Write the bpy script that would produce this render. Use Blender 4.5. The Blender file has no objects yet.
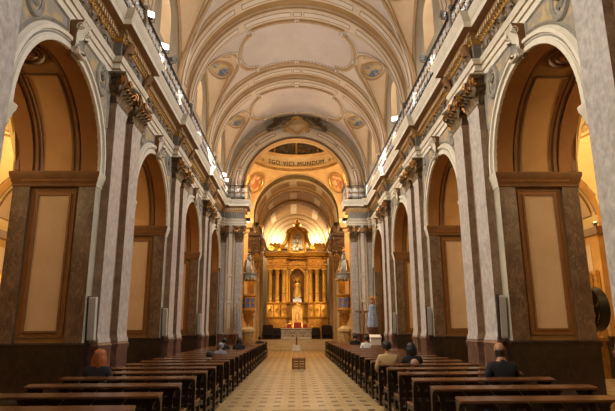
import bpy, bmesh, math, random
from mathutils import Vector, Matrix
random.seed(7)
PI = math.pi
sc = bpy.context.scene
COL = sc.collection

# ------------------------------------------------------------------ camera
cam = bpy.data.cameras.new('camera')
cam_o = bpy.data.objects.new('camera', cam); COL.objects.link(cam_o)
cam.sensor_width = 36.0; cam.lens = 521.94 / 615 * 36.0
cam.clip_start = .05; cam.clip_end = 300
_r = Vector((0.99972086, -0.02303197, -0.00526507)); _u = Vector((-1.47239192e-04, -0.228918934, 0.973445479)); _f = Vector((0.02362564, 0.97317298, 0.22885843))
cam_o.matrix_world = Matrix(((_r.x, _u.x, -_f.x, -0.0852), (_r.y, _u.y, -_f.y, 0), (_r.z, _u.z, -_f.z, 1.5995), (0, 0, 0, 1)))
sc.camera = cam_o

# ------------------------------------------------------------------ world, exposure
w = bpy.data.worlds.new('world'); sc.world = w; w.use_nodes = True
w.node_tree.nodes['Background'].inputs[0].default_value = (1.0, .93, .85, 1)
w.node_tree.nodes['Background'].inputs[1].default_value = 0.15
sc.view_settings.view_transform = 'Standard'; sc.view_settings.look = 'None'
sc.view_settings.gamma = 1; sc.view_settings.use_curve_mapping = False
sc.view_settings.exposure = 0.75
sc.cycles.max_bounces = 6; sc.cycles.diffuse_bounces = 4; sc.cycles.glossy_bounces = 3
sc.cycles.caustics_reflective = False; sc.cycles.caustics_refractive = False
sc.cycles.sample_clamp_indirect = 4.0

def lamp(name, kind, loc, energy, col, target=None, size=.1, spot=None, sx=None, blend=.6):
    l = bpy.data.lights.new(name, kind); l.energy = energy; l.color = col
    if kind == 'AREA':
        l.size = size
        if sx: l.shape = 'RECTANGLE'; l.size_y = sx
    else: l.shadow_soft_size = size
    if kind == 'SPOT': l.spot_size = spot or 1.6; l.spot_blend = blend
    o = bpy.data.objects.new(name, l); COL.objects.link(o); o.location = loc
    if target is not None:
        o.rotation_euler = (Vector(target) - Vector(loc)).to_track_quat('-Z', 'Y').to_euler()
    return o

# ------------------------------------------------------------------ key dimensions (metres)
XP, XW, XA, XO = 4.1, 4.28, 6.0, 10.2        # pilaster face, nave wall, aisle face of piers, aisle outer wall
MIDS = [2.943, 8.95, 14.957, 20.964, 26.971]  # arch centres
PIERS = [-0.06, 5.947, 11.954, 17.961, 23.968]
RA, ZS = 1.75, 4.88                         # arch radius and spring
Y0, YE, YE2 = -3.0, 29.2, 29.95              # entrance wall, crossing wall front and back
VZ, VR = 9.8, 4.2                           # nave vault centre and radius
RE = 3.05                                    # crossing arch radius
CH, CY, YC = 3.3, 33.3, 36.6              # crossing half width, centre, choir arch
YB = 50.0                                   # back wall of the choir
WARM, DAY, GOLDL = (1, .74, .45), (.93, .96, 1), (1, .66, .28)

# ------------------------------------------------------------------ lights of the place, plus added fill spots
for i, yc in enumerate(MIDS):
    for s in (-1, 1):
        # vault uplights standing behind the cornice
        for dy in (-1.2, 1.2):
            lamp('cornice_uplight', 'SPOT', (s * 3.98, yc + dy, 8.95), 190, (1, .87, .77), (-s * 1.2, yc + dy * .6, 13.8), .12, 2.5, blend=.8)
        # added unseen spots without fixtures, brightening the opposite wall
        lamp('wall_fill', 'SPOT', (s * 3.75, yc, 9.5), 1150 if s < 0 else 560, (1, .92, .80) if s < 0 else (.90, .95, 1), (-s * 4.2, yc + .6, 3.6), .25, 1.75, blend=.9)
        # warm aisle lamps
        lamp('aisle_lamp', 'POINT', (s * 8.1, yc + .3, 5.9), 110, (1, .72, .36), size=.25)
lamp('crossing_light_left', 'POINT', (-5.0, 33.3, 9.6), 520, (1, .76, .44), size=.3)
lamp('crossing_light_right', 'POINT', (5.0, 33.3, 9.6), 520, (1, .76, .44), size=.3)
lamp('dome_light', 'POINT', (0, 31.6, 10.4), 110, (1, .68, .30), size=.4)
lamp('steps_fill', 'SPOT', (0, 30.2, 12.0), 1100, (1, .80, .52), (0, 41.2, .4), .25, .75)  # added fill without a fixture, brightens the sanctuary steps
lamp('aisle_fill', 'SPOT', (0, 29.0, 12.2), 800, (1, .72, .40), (0, 20.0, 0), .25, 1.0)  # added fill hanging in mid-air, warms the aisle floor
for s in (-1, 1):
    lamp('pier_fill', 'SPOT', (s * 3.7, 21.5, 9.5), 700, (1, .93, .84), (s * 3.5, 29.2, 6.2), .2, .8)  # added unseen fill for the pier faces at the crossing
    lamp('altar_flood', 'SPOT', (s * 2.8, 42.6, 10.6), 1350, (1, .72, .36), (s * .4, 48.3, 5.2), .15, 1.2)
    lamp('altar_low_flood', 'SPOT', (s * 2.75, 44.6, 3.4), 200, (1, .68, .32), (-s * .6, 48.5, 3.6), .1, 1.5)
    lamp('apse_light', 'POINT', (s * 2.0, 49.1, 9.9), 100, (1, .84, .62), size=.2)

# ------------------------------------------------------------------ mesh helper
class MB:
    def __init__(s): s.v = []; s.f = []; s.m = []
    def add(s, vs, fs, mi=0):
        b = len(s.v); s.v += [tuple(p) for p in vs]
        for f in fs: s.f.append([b + i for i in f]); s.m.append(mi)
    def quad(s, a, b, c, d, mi=0): s.add([a, b, c, d], [(0, 1, 2, 3)], mi)
    def box(s, x0, x1, y0, y1, z0, z1, mi=0):
        s.add([(x, y, z) for z in (z0, z1) for y in (y0, y1) for x in (x0, x1)],
              [(0, 2, 3, 1), (4, 5, 7, 6), (0, 1, 5, 4), (2, 6, 7, 3), (0, 4, 6, 2), (1, 3, 7, 5)], mi)
    def bbox(s, x0, x1, y0, y1, z0, z1, b=.01, mi=0):      # chamfered box
        def ring(z, d): return [(x0 + d, y0 + d, z), (x1 - d, y0 + d, z), (x1 - d, y1 - d, z), (x0 + d, y1 - d, z)]
        rows = [ring(z0, b), ring(z0 + b, 0), ring(z1 - b, 0), ring(z1, b)]
        s.grid(rows, mi, cu=True); s.add(rows[0], [(3, 2, 1, 0)], mi); s.add(rows[3], [(0, 1, 2, 3)], mi)
    def mbox(s, M, sx, sy, sz, mi=0):                      # box centred on matrix M
        vs = [M @ Vector((x * sx / 2, y * sy / 2, z * sz / 2)) for z in (-1, 1) for y in (-1, 1) for x in (-1, 1)]
        s.add(vs, [(0, 2, 3, 1), (4, 5, 7, 6), (0, 1, 5, 4), (2, 6, 7, 3), (0, 4, 6, 2), (1, 3, 7, 5)], mi)
    def grid(s, rows, mi=0, cu=False, cv=False, fm=None):
        n = len(rows); m = len(rows[0]); b = len(s.v)
        for r in rows: s.v += [tuple(p) for p in r]
        for i in range(n if cv else n - 1):
            for j in range(m if cu else m - 1):
                i2 = (i + 1) % n; j2 = (j + 1) % m
                s.f.append([b + i * m + j, b + i * m + j2, b + i2 * m + j2, b + i2 * m + j]); s.m.append(fm(i, j) if fm else mi)
    def tube(s, path, r, n=6, closed=False, mi=0, cap=True):
        P = [Vector(p) for p in path]; k = len(P); rows = []
        R = r if isinstance(r, (list, tuple)) else [r] * k
        up = None
        for i in range(k):
            a = P[i - 1] if (i > 0 or closed) else P[i]; b = P[(i + 1) % k] if (i < k - 1 or closed) else P[i]
            t = (b - a)
            if t.length < 1e-9: t = Vector((0, 0, 1))
            t.normalize()
            if up is None or abs(up.dot(t)) > .98:
                up = Vector((0, 0, 1)) if abs(t.z) < .9 else Vector((1, 0, 0))
            x = up.cross(t).normalized(); y = t.cross(x); up = y
            rows.append([P[i] + (x * math.cos(q) + y * math.sin(q)) * R[i] for q in [2 * PI * j / n for j in range(n)]])
        s.grid(rows, mi, cu=True, cv=closed)
        if cap and not closed:
            s.add(rows[0], [tuple(range(n))[::-1]], mi); s.add(rows[-1], [tuple(range(n))], mi)
    def lathe(s, prof, c=(0, 0, 0), n=16, mi=0, a0=0, a1=2 * PI, sx=1, sy=1):
        full = abs(a1 - a0 - 2 * PI) < 1e-6
        ang = [a0 + (a1 - a0) * i / n for i in range(n if full else n + 1)]
        rows = [[(c[0] + r * math.cos(q) * sx, c[1] + r * math.sin(q) * sy, c[2] + z) for q in ang] for r, z in prof]
        s.grid(rows, mi, cu=full)
    def ball(s, c, r, nu=8, nv=5, mi=0):
        if not isinstance(r, (tuple, list)): r = (r, r, r)
        rows = [[(c[0] + r[0] * math.sin(p) * math.cos(q), c[1] + r[1] * math.sin(p) * math.sin(q), c[2] - r[2] * math.cos(p)) for q in [2 * PI * j / nu for j in range(nu)]]
                for p in [PI * (i + .02) / (nv + .04) for i in range(nv + 1)]]
        s.grid(rows, mi, cu=True)
    def merge(s, o, fn=None):
        b = len(s.v); s.v += [fn(p) for p in o.v] if fn else o.v
        for f, m in zip(o.f, o.m): s.f.append([b + i for i in f]); s.m.append(m)
    def build(s, name, mats, parent=None, smooth=38, world=True, recalc=True):
        me = bpy.data.meshes.new(name)
        vs = s.v
        if parent is not None and world:
            L = parent.location if parent.parent is None else parent.location + parent.parent.location
            vs = [(p[0] - L.x, p[1] - L.y, p[2] - L.z) for p in vs]
        me.from_pydata([tuple(p) for p in vs], [], s.f); me.update()
        if not isinstance(mats, (list, tuple)): mats = [mats]
        for m in mats: me.materials.append(m)
        me.polygons.foreach_set('material_index', s.m)
        if recalc:
            bm = bmesh.new(); bm.from_mesh(me)
            bmesh.ops.remove_doubles(bm, verts=bm.verts, dist=1e-5)
            bmesh.ops.recalc_face_normals(bm, faces=bm.faces); bm.to_mesh(me); bm.free()
        if smooth:
            me.polygons.foreach_set('use_smooth', [True] * len(me.polygons)); me.set_sharp_from_angle(angle=math.radians(smooth))
        o = bpy.data.objects.new(name, me); COL.objects.link(o)
        if parent is not None: o.parent = parent
        return o

def tag(o, label=None, cat=None, group=None, kind=None):
    if label: o['label'] = label
    if cat: o['category'] = cat
    if group: o['group'] = group
    if kind: o['kind'] = kind
    return o
def empty(name, loc=(0, 0, 0), label=None, cat=None, group=None, rz=0):
    o = bpy.data.objects.new(name, None); COL.objects.link(o); o.location = loc; o.rotation_euler = (0, 0, rz); o.empty_display_size = .1
    return tag(o, label, cat, group)
KIDS = {}
def copy_tree(o, parent=None):
    c = o.copy(); COL.objects.link(c); c.parent = parent
    for ch in [x for x in bpy.data.objects if x.parent == o] if o.name not in KIDS else KIDS[o.name]: copy_tree(ch, c)
    return c
def freeze(o):                                  # remember children so that copying is fast
    def rec(q):
        KIDS[q.name] = list(q.children)
        for c in q.children: rec(c)
    rec(o); return o
def struct(mb, name, mats, **k): return tag(mb.build(name, mats, **k), kind='structure')

def sub(M, f):       # frame: maps local (a along, b up, c out) to world through origin and three axes
    o, A, B, C = [Vector(q) for q in M]
    return lambda p: tuple(o + A * p[0] + B * p[1] + C * p[2])

# plan sweep: path in plan, interior on the right hand side when walking; profile = [(offset, z)]
def plan_sweep(mb, path, prof, mi=0, side=1, closed=False):
    P = [Vector((p[0], p[1])) for p in path]; n = len(P); rows = []
    for i in range(n):
        ds = []
        if i > 0 or closed: ds.append((P[i] - P[i - 1]).normalized())
        if i < n - 1 or closed: ds.append((P[(i + 1) % n] - P[i]).normalized())
        ns = [Vector((d.y, -d.x)) * side for d in ds]
        m = ns[0] if len(ns) == 1 else (ns[0] + ns[1]) / max(.3, 1 + ns[0].dot(ns[1]))
        rows.append([(P[i].x + m.x * o, P[i].y + m.y * o, z) for o, z in prof])
    mb.grid(rows, mi, cv=closed)

# arch sweep in the Y-Z plane of a nave wall; profile = [(x, dr)] ; legs go down to zb
def arch_path(yc, zs, r, zb=None, n=28):
    pts = [(yc + r * math.cos(q), zs + r * math.sin(q), math.cos(q), math.sin(q)) for q in [PI * i / n for i in range(n + 1)]]
    if zb is not None:
        pts = [(yc + r, zb, 1, 0)] + pts + [(yc - r, zb, -1, 0)]
    return pts
def arch_sweep(mb, prof, yc, zs, r, zb=None, n=28, mi=0, ax='y'):
    rows = []
    for (y, z, cy, cz) in arch_path(yc, zs, r, zb, n):
        if ax == 'y': rows.append([(x, y + cy * d, z + cz * d) for x, d in prof])
        else: rows.append([(y + cy * d, x, z + cz * d) for x, d in prof])
    mb.grid(rows, mi)
# a wall face with an arched opening; u is the wall's own axis
def arch_wall(mb, P, u0, u1, z0, z1, uc, r, zs, n=28, mi=0, zb=None):
    zb = z0 if zb is None else zb
    mb.quad(P(u0, z0), P(uc - r, z0), P(uc - r, zs), P(u0, zs), mi); mb.quad(P(uc + r, z0), P(u1, z0), P(u1, zs), P(uc + r, zs), mi)
    mb.quad(P(u0, zs), P(uc - r, zs), P(uc - r, z1), P(u0, z1), mi); mb.quad(P(uc + r, zs), P(u1, zs), P(u1, z1), P(uc + r, z1), mi)
    top = [P(uc + r * math.cos(PI * i / n), z1) for i in range(n + 1)]
    arc = [P(uc + r * math.cos(PI * i / n), zs + r * math.sin(PI * i / n)) for i in range(n + 1)]
    mb.grid([arc, top], mi)

# ornament: acanthus leaf, spiral scroll and a carved field, all in a local (a, b, c) frame
def leaf(mb, F, a, b, wd, h, curl=.35, lean=0, ang=0, mi=0, thick=.25):
    rows = []
    ca, sa = math.cos(ang), math.sin(ang)
    for i in range(8):
        t = i / 7
        wv = wd * .5 * (.55 + .75 * math.sin(PI * min(1, t * 1.05)) ** .8) * (1 - t ** 4 * .75) * (1 + .22 * (-1) ** i)
        out = curl * h * t ** 2.4; up = h * (t - .22 * max(0, t - .7) * 3.3 * t)
        row = []
        for u in (-1, -.5, 0, .5, 1):
            la = u * wv; lb = up - abs(u) * h * .07; lc = out + lean * t + (thick * wd) * (1 - abs(u) ** 1.5) * .6 * (1 - t * .5) - (.02 if abs(u) == .5 else 0) * h
            row.append(F((a + la * ca - lb * sa, b + la * sa + lb * ca, lc)))
        rows.append(row)
    mb.grid(rows, mi)
def spiral(mb, F, a, b, r, turns=1.6, tr=.02, flip=1, start=0, c=0, n=22, mi=0, lift=.0, seg=5):
    pts = []; rad = []
    for i in range(n + 1):
        t = i / n; q = start + flip * turns * 2 * PI * t; rr = r * (1 - t * .86)
        pts.append(F((a + rr * math.cos(q), b + rr * math.sin(q), c + lift * t))); rad.append(tr * (1 - .45 * t))
    mb.tube(pts, rad, seg, mi=mi)
def carved(mb, F, a0, a1, b0, b1, size, seed=0, relief=.05, mi=0):
    R = random.Random(seed); na = max(1, int((a1 - a0) / size)); nb = max(1, int((b1 - b0) / size))
    for i in range(na):
        for j in range(nb):
            a = a0 + (i + .5) * (a1 - a0) / na; b = b0 + (j + .5) * (b1 - b0) / nb; k = (i + j) % 3
            if k == 0: spiral(mb, F, a, b, size * .40, 1.4, size * .085, 1 if i % 2 else -1, R.random() * 6, relief * .5, 12, mi, seg=4)
            elif k == 1:
                for q in range(3): leaf(mb, F, a, b - size * .1, size * .38, size * .5, .5, 0, (q - 1) * 1.1 + R.uniform(-.3, .3), mi)
            else:
                mb.ball(F((a, b, relief * .4)), size * .17, 6, 4, mi)
                for q in range(5):
                    g = q * 2 * PI / 5; mb.ball(F((a + math.cos(g) * size * .26, b + math.sin(g) * size * .26, relief * .3)), size * .12, 5, 3, mi)

# ------------------------------------------------------------------ materials
def lin(h):
    h = h.lstrip('#'); c = [int(h[i:i + 2], 16) / 255 for i in (0, 2, 4)]
    return tuple((x / 12.92 if x <= .04045 else ((x + .055) / 1.055) ** 2.4) for x in c) + (1,)
def mat(name, c1, c2=None, scale=4, rough=.6, metal=0, bump=0, detail=6, lo=.35, hi=.65, stretch=(1, 1, 1), c3=None, spec=None, bscale=None, dist=0):
    m = bpy.data.materials.new(name); m.use_nodes = True; N = m.node_tree.nodes; L = m.node_tree.links; b = N['Principled BSDF']
    b.inputs['Roughness'].default_value = rough; b.inputs['Metallic'].default_value = metal
    if spec is not None: b.inputs['Specular IOR Level'].default_value = spec
    if c2 is None: b.inputs['Base Color'].default_value = lin(c1)
    if c2 is not None or bump:
        tc = N.new('ShaderNodeTexCoord'); mp = N.new('ShaderNodeMapping'); mp.inputs['Scale'].default_value = stretch
        L.new(tc.outputs['Object'], mp.inputs[0])
        nz = N.new('ShaderNodeTexNoise'); nz.inputs['Scale'].default_value = scale; nz.inputs['Detail'].default_value = detail; nz.inputs['Roughness'].default_value = .62; nz.inputs['Distortion'].default_value = dist
        L.new(mp.outputs[0], nz.inputs['Vector'])
        if c2 is not None:
            r = N.new('ShaderNodeValToRGB'); r.color_ramp.elements[0].position = lo; r.color_ramp.elements[1].position = hi
            r.color_ramp.elements[0].color = lin(c1); r.color_ramp.elements[1].color = lin(c2)
            if c3: e = r.color_ramp.elements.new((lo + hi) / 2); e.color = lin(c3)
            L.new(nz.outputs['Fac'], r.inputs[0]); L.new(r.outputs[0], b.inputs['Base Color'])
        if bump:
            bp = N.new('ShaderNodeBump'); bp.inputs['Strength'].default_value = bump; bp.inputs['Distance'].default_value = .02
            src = nz
            if bscale:
                src = N.new('ShaderNodeTexNoise'); src.inputs['Scale'].default_value = bscale; src.inputs['Detail'].default_value = 3
                L.new(tc.outputs['Object'], src.inputs['Vector'])
            L.new(src.outputs['Fac'], bp.inputs['Height']); L.new(bp.outputs[0], b.inputs['Normal'])
    return m
def glow(name, c, s):
    m = bpy.data.materials.new(name); m.use_nodes = True; b = m.node_tree.nodes['Principled BSDF']
    b.inputs['Base Color'].default_value = lin(c); b.inputs['Emission Color'].default_value = lin(c); b.inputs['Emission Strength'].default_value = s
    return m
def marble(name, base, mid, vein, scale=3, rough=.3, wdist=5):
    m = mat(name, base, mid, scale, rough, 0, 0, 8, .36, .64, (1, 1, .8), None, .4, dist=.15)
    N = m.node_tree.nodes; L = m.node_tree.links; b = N['Principled BSDF']
    src = b.inputs['Base Color'].links[0].from_socket
    tc = N.new('ShaderNodeTexCoord'); nz = N.new('ShaderNodeTexNoise'); nz.inputs['Scale'].default_value = scale * 2.2; nz.inputs['Detail'].default_value = 7; nz.inputs['Distortion'].default_value = .35
    mp = N.new('ShaderNodeMapping'); mp.inputs['Rotation'].default_value = (.7, .5, .2); mp.inputs['Scale'].default_value = (1, 1, .45)
    L.new(tc.outputs['Object'], mp.inputs[0]); L.new(mp.outputs[0], nz.inputs['Vector'])
    r = N.new('ShaderNodeValToRGB'); E = r.color_ramp.elements
    E[0].position = .475; E[0].color = (0, 0, 0, 1); E[1].position = .525; E[1].color = (0, 0, 0, 1); e = E.new(.5); e.color = (.45, .45, .45, 1)
    L.new(nz.outputs['Fac'], r.inputs[0])
    mx = N.new('ShaderNodeMix'); mx.data_type = 'RGBA'; L.new(r.outputs[0], mx.inputs['Factor']); L.new(src, mx.inputs['A']); mx.inputs['B'].default_value = lin(vein)
    L.new(mx.outputs['Result'], b.inputs['Base Color'])
    return m

M_VAULT = mat('vault_plaster', '#cdbfb2', '#d6c9bd', 1.2, .8)
M_RIB = mat('rib_plaster', '#d0bea2', '#dccbb2', 2, .75)
M_RIBDK = mat('rib_ochre', '#a07c4c', '#ad8a5a', 2, .75)
M_WHITE = mat('white_stucco', '#e0dacf', '#e8e3da', 3, .7)
M_MOULD = mat('moulding_stucco', '#b39468', '#c0a278', 6, .7)
M_LUN = mat('lunette_plaster', '#d8bb95', '#e0c8a6', 1.6, .8, 0, .15, bscale=14)
M_WALL = mat('grey_plaster', '#a39a86', '#b4ab97', 2.2, .7)
M_SPAN = mat('spandrel_paint', '#8d8478', '#b59a68', 5, .7, detail=4, lo=.45, hi=.58)
M_GREY = mat('grey_stucco', '#7c766b', '#918b7e', 5, .65)
M_CREAM = mat('cream_moulding', '#cdc4b0', '#d9d1c0', 4, .6)
M_BROWN = mat('brown_moulding', '#704a24', '#80572c', 4, .55)
M_GILT = mat('gilt_moulding', '#b58a44', '#c99d56', 9, .42, .55)
M_BRONZE = mat('bronze_gilding', '#574636', '#86704e', 9, .45, .25, lo=.4, hi=.62)
M_LEAF = mat('gold_leaf', '#8f6232', '#c0863e', 8, .4, .5)
M_FRIEZE = mat('frieze_ground', '#6e675c', '#827a6d', 5, .7)
M_PINK = mat('pale_marble', '#9d9690', '#c8c2bc', 9, .3, 0, 0, 9, .33, .66, (1, 1, .8), '#b4ada7', .4)
M_REVEAL = marble('reveal_marble', '#7a614b', '#9a8068', '#b79c80', 5, .3)
M_BRMAR = marble('brown_marble', '#574130', '#725a44', '#a88a66', 3.6, .3)
M_REDMAR = marble('red_marble', '#5e4034', '#7c5a4a', '#a8897a', 4, .28)
M_DKMAR = marble('dark_marble', '#241912', '#33251c', '#544033', 3.4, .3)
M_SOFF = mat('soffit_ochre', '#8a622c', '#956c36', 1.6, .7)
M_SOFFDK = mat('soffit_brown', '#8a5820', '#966228', 2, .65)
M_TANS = mat('soffit_panel', '#b98a50', '#c4965c', 1.5, .75)
M_TAN = mat('tan_panel', '#c0a078', '#caab84', 1.5, .75)
M_AISLE = mat('aisle_plaster', '#dcc07e', '#e6cd92', 1.4, .8)
M_AISLEB = mat('aisle_band', '#b07f38', '#bd8e48', 2, .75)
M_WOOD = mat('dark_wood', '#1c100a', '#2d1a10', 7, .34, 0, 0, 5, .3, .7, (.25, 4, 4))
M_WOODTOP = mat('lit_top_wood', '#54331f', '#684228', 6, .24, 0, 0, 5, .3, .7, (.3, 5, 5))  # lighter than the frames: light caught on the tops put into the colour
M_CARVE = mat('carved_walnut', '#6b4120', '#8a5a2c', 9, .45)
M_GOLD = mat('altar_gold', '#c99238', '#e6b55c', 6, .36, .65, .12, bscale=30)
M_GOLD2 = mat('altar_gold_dark', '#9a6522', '#bd8838', 6, .4, .5)
M_RED = mat('red_velvet', '#6c1210', '#801814', 12, .85)
M_BLACK = mat('black_plastic', '#0d0d0e', None, rough=.45)
M_STEEL = mat('brushed_steel', '#8b8b8a', None, rough=.3, metal=.9)
M_SILVER = mat('silver_paint', '#c4c6c8', '#dfe0e0', 8, .4, .3)
M_SPK = mat('speaker_grey', '#b8b6ae', '#c2c0b8', 40, .5)
M_LAMP = glow('lamp_glass', '#fff3df', 7)
M_LAMPW = glow('warm_bulb', '#ffc46a', 16)
M_IRON = mat('wrought_iron', '#2c2f33', '#3c4046', 12, .4, .6)
M_CLOTH = mat('altar_cloth', '#e2d6bc', '#efe6d2', 10, .75)
M_BLUE = mat('blue_enamel', '#2f4f9c', '#4a6fc0', 6, .35)
M_STONEW = mat('white_stone', '#cfc8ba', '#dcd6ca', 4, .5)

# ------------------------------------------------------------------ floor
def tile_mat():
    m = bpy.data.materials.new('inlaid_tile'); m.use_nodes = True; N = m.node_tree.nodes; L = m.node_tree.links; b = N['Principled BSDF']
    tc = N.new('ShaderNodeTexCoord'); sp = N.new('ShaderNodeSeparateXYZ'); L.new(tc.outputs['Object'], sp.inputs[0])
    def mth(op, a, b_=None):
        n = N.new('ShaderNodeMath'); n.operation = op
        for i, q in enumerate((a, b_)):
            if q is None: continue
            if isinstance(q, (int, float)): n.inputs[i].default_value = q
            else: L.new(q, n.inputs[i])
        return n.outputs[0]
    def cell(o, size, half):
        f = mth('FRACT', mth('DIVIDE', mth('ADD', o, 64), size)); return mth('LESS_THAN', mth('ABSOLUTE', mth('SUBTRACT', f, .5)), half)
    dot = mth('MULTIPLY', cell(sp.outputs[0], .32, .235), cell(sp.outputs[1], .65, .17))
    grout = mth('SUBTRACT', 1, mth('MULTIPLY', cell(sp.outputs[0], .32, .487), cell(sp.outputs[1], .325, .487)))
    y2 = mth('SUBTRACT', sp.outputs[1], 10.15); rr = mth('SQRT', mth('ADD', mth('MULTIPLY', sp.outputs[0], sp.outputs[0]), mth('MULTIPLY', y2, y2)))
    ring = mth('LESS_THAN', mth('ABSOLUTE', mth('SUBTRACT', rr, 1.0)), .07); ring2 = mth('LESS_THAN', mth('ABSOLUTE', mth('SUBTRACT', rr, .78)), .03)
    line = mth('LESS_THAN', mth('ABSOLUTE', mth('SUBTRACT', sp.outputs[1], 30.9)), .12)
    msk = mth('MAXIMUM', mth('MAXIMUM', dot, ring), mth('MAXIMUM', ring2, line))
    nz = N.new('ShaderNodeTexNoise'); nz.inputs['Scale'].default_value = 1.7; nz.inputs['Detail'].default_value = 8; L.new(tc.outputs['Object'], nz.inputs['Vector'])
    r = N.new('ShaderNodeValToRGB'); r.color_ramp.elements[0].position = .35; r.color_ramp.elements[1].position = .65
    r.color_ramp.elements[0].color = lin('#a0875a'); r.color_ramp.elements[1].color = lin('#b49b70'); L.new(nz.outputs['Fac'], r.inputs[0])
    m1 = N.new('ShaderNodeMix'); m1.data_type = 'RGBA'; L.new(mth('MULTIPLY', grout, .35), m1.inputs['Factor']); L.new(r.outputs[0], m1.inputs['A']); m1.inputs['B'].default_value = lin('#7d6848')
    m2 = N.new('ShaderNodeMix'); m2.data_type = 'RGBA'; L.new(mth('MULTIPLY', msk, .9), m2.inputs['Factor']); L.new(m1.outputs['Result'], m2.inputs['A']); m2.inputs['B'].default_value = lin('#46301a')
    L.new(m2.outputs['Result'], b.inputs['Base Color']); b.inputs['Roughness'].default_value = .33
    return m
M_TILE = tile_mat()
mb = MB(); mb.box(-11.2, 11.2, Y0, 40.8, -.2, 0); struct(mb, 'floor', M_TILE, smooth=0)
M_STEP = mat('step_stone', '#c4aa7c', '#d4bc90', 3, .4)
M_CARPET = mat('red_brown_carpet', '#7c3a1c', '#8d4724', 10, .8)
mb = MB()
for i in range(5): mb.box(-3.05, 3.05, 40.8 + i * .34, 51, 0 if i == 0 else i * .15 - .01, (i + 1) * .15)
mb.box(-3.05, 3.05, 42.2, 42.75, .75, .765, 1)
struct(mb, 'floor_sanctuary', [M_STEP, M_CARPET], smooth=0)

# ------------------------------------------------------------------ nave walls
WM = [M_WALL, M_SOFF, M_SOFFDK, M_TAN, M_BRMAR, M_DKMAR, M_CREAM, M_BROWN, M_GREY, M_SPAN, M_AISLE, M_TANS, M_LUN]
def lun_z(dy): return VZ + 3.3 * max(0, 1 - abs(dy / 2) ** 2.4) ** (1 / 2.4)
def jamb(mb, s, yj, d):
    """one jamb at y = yj, facing direction d (towards the opening)"""
    def bx(x0, x1, o, z0, z1, mi): mb.box(s * x0, s * x1, yj - d * .2, yj + d * o, z0, z1, mi)
    bx(XW + .02, XA - .02, -.07, 1.25, 4.6, 1)                        # recessed ochre field
    bx(XW + .004, XW + .35, 0, 1.3, 4.58, 4); bx(XA - .35, XA - .004, 0, 1.3, 4.58, 4)   # marble strips
    def fr(i, z0, z1, o, mi, w_): 
        for x0, x1, a, b in ((XW + i, XW + i + w_, z0, z1), (XA - i - w_, XA - i, z0, z1), (XW + i + w_, XA - i - w_, z0, z0 + w_), (XW + i + w_, XA - i - w_, z1 - w_, z1)): bx(x0, x1, o, a, b, mi)
    fr(.41, 1.44, 4.48, -.05, 7, .035); fr(.445, 1.475, 4.445, -.062, 2, .06); fr(.505, 1.535, 4.385, -.035, 7, .04)
    bx(XW + .54, XA - .54, -.055, 1.57, 4.35, 3)                       # framed tan panel
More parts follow.
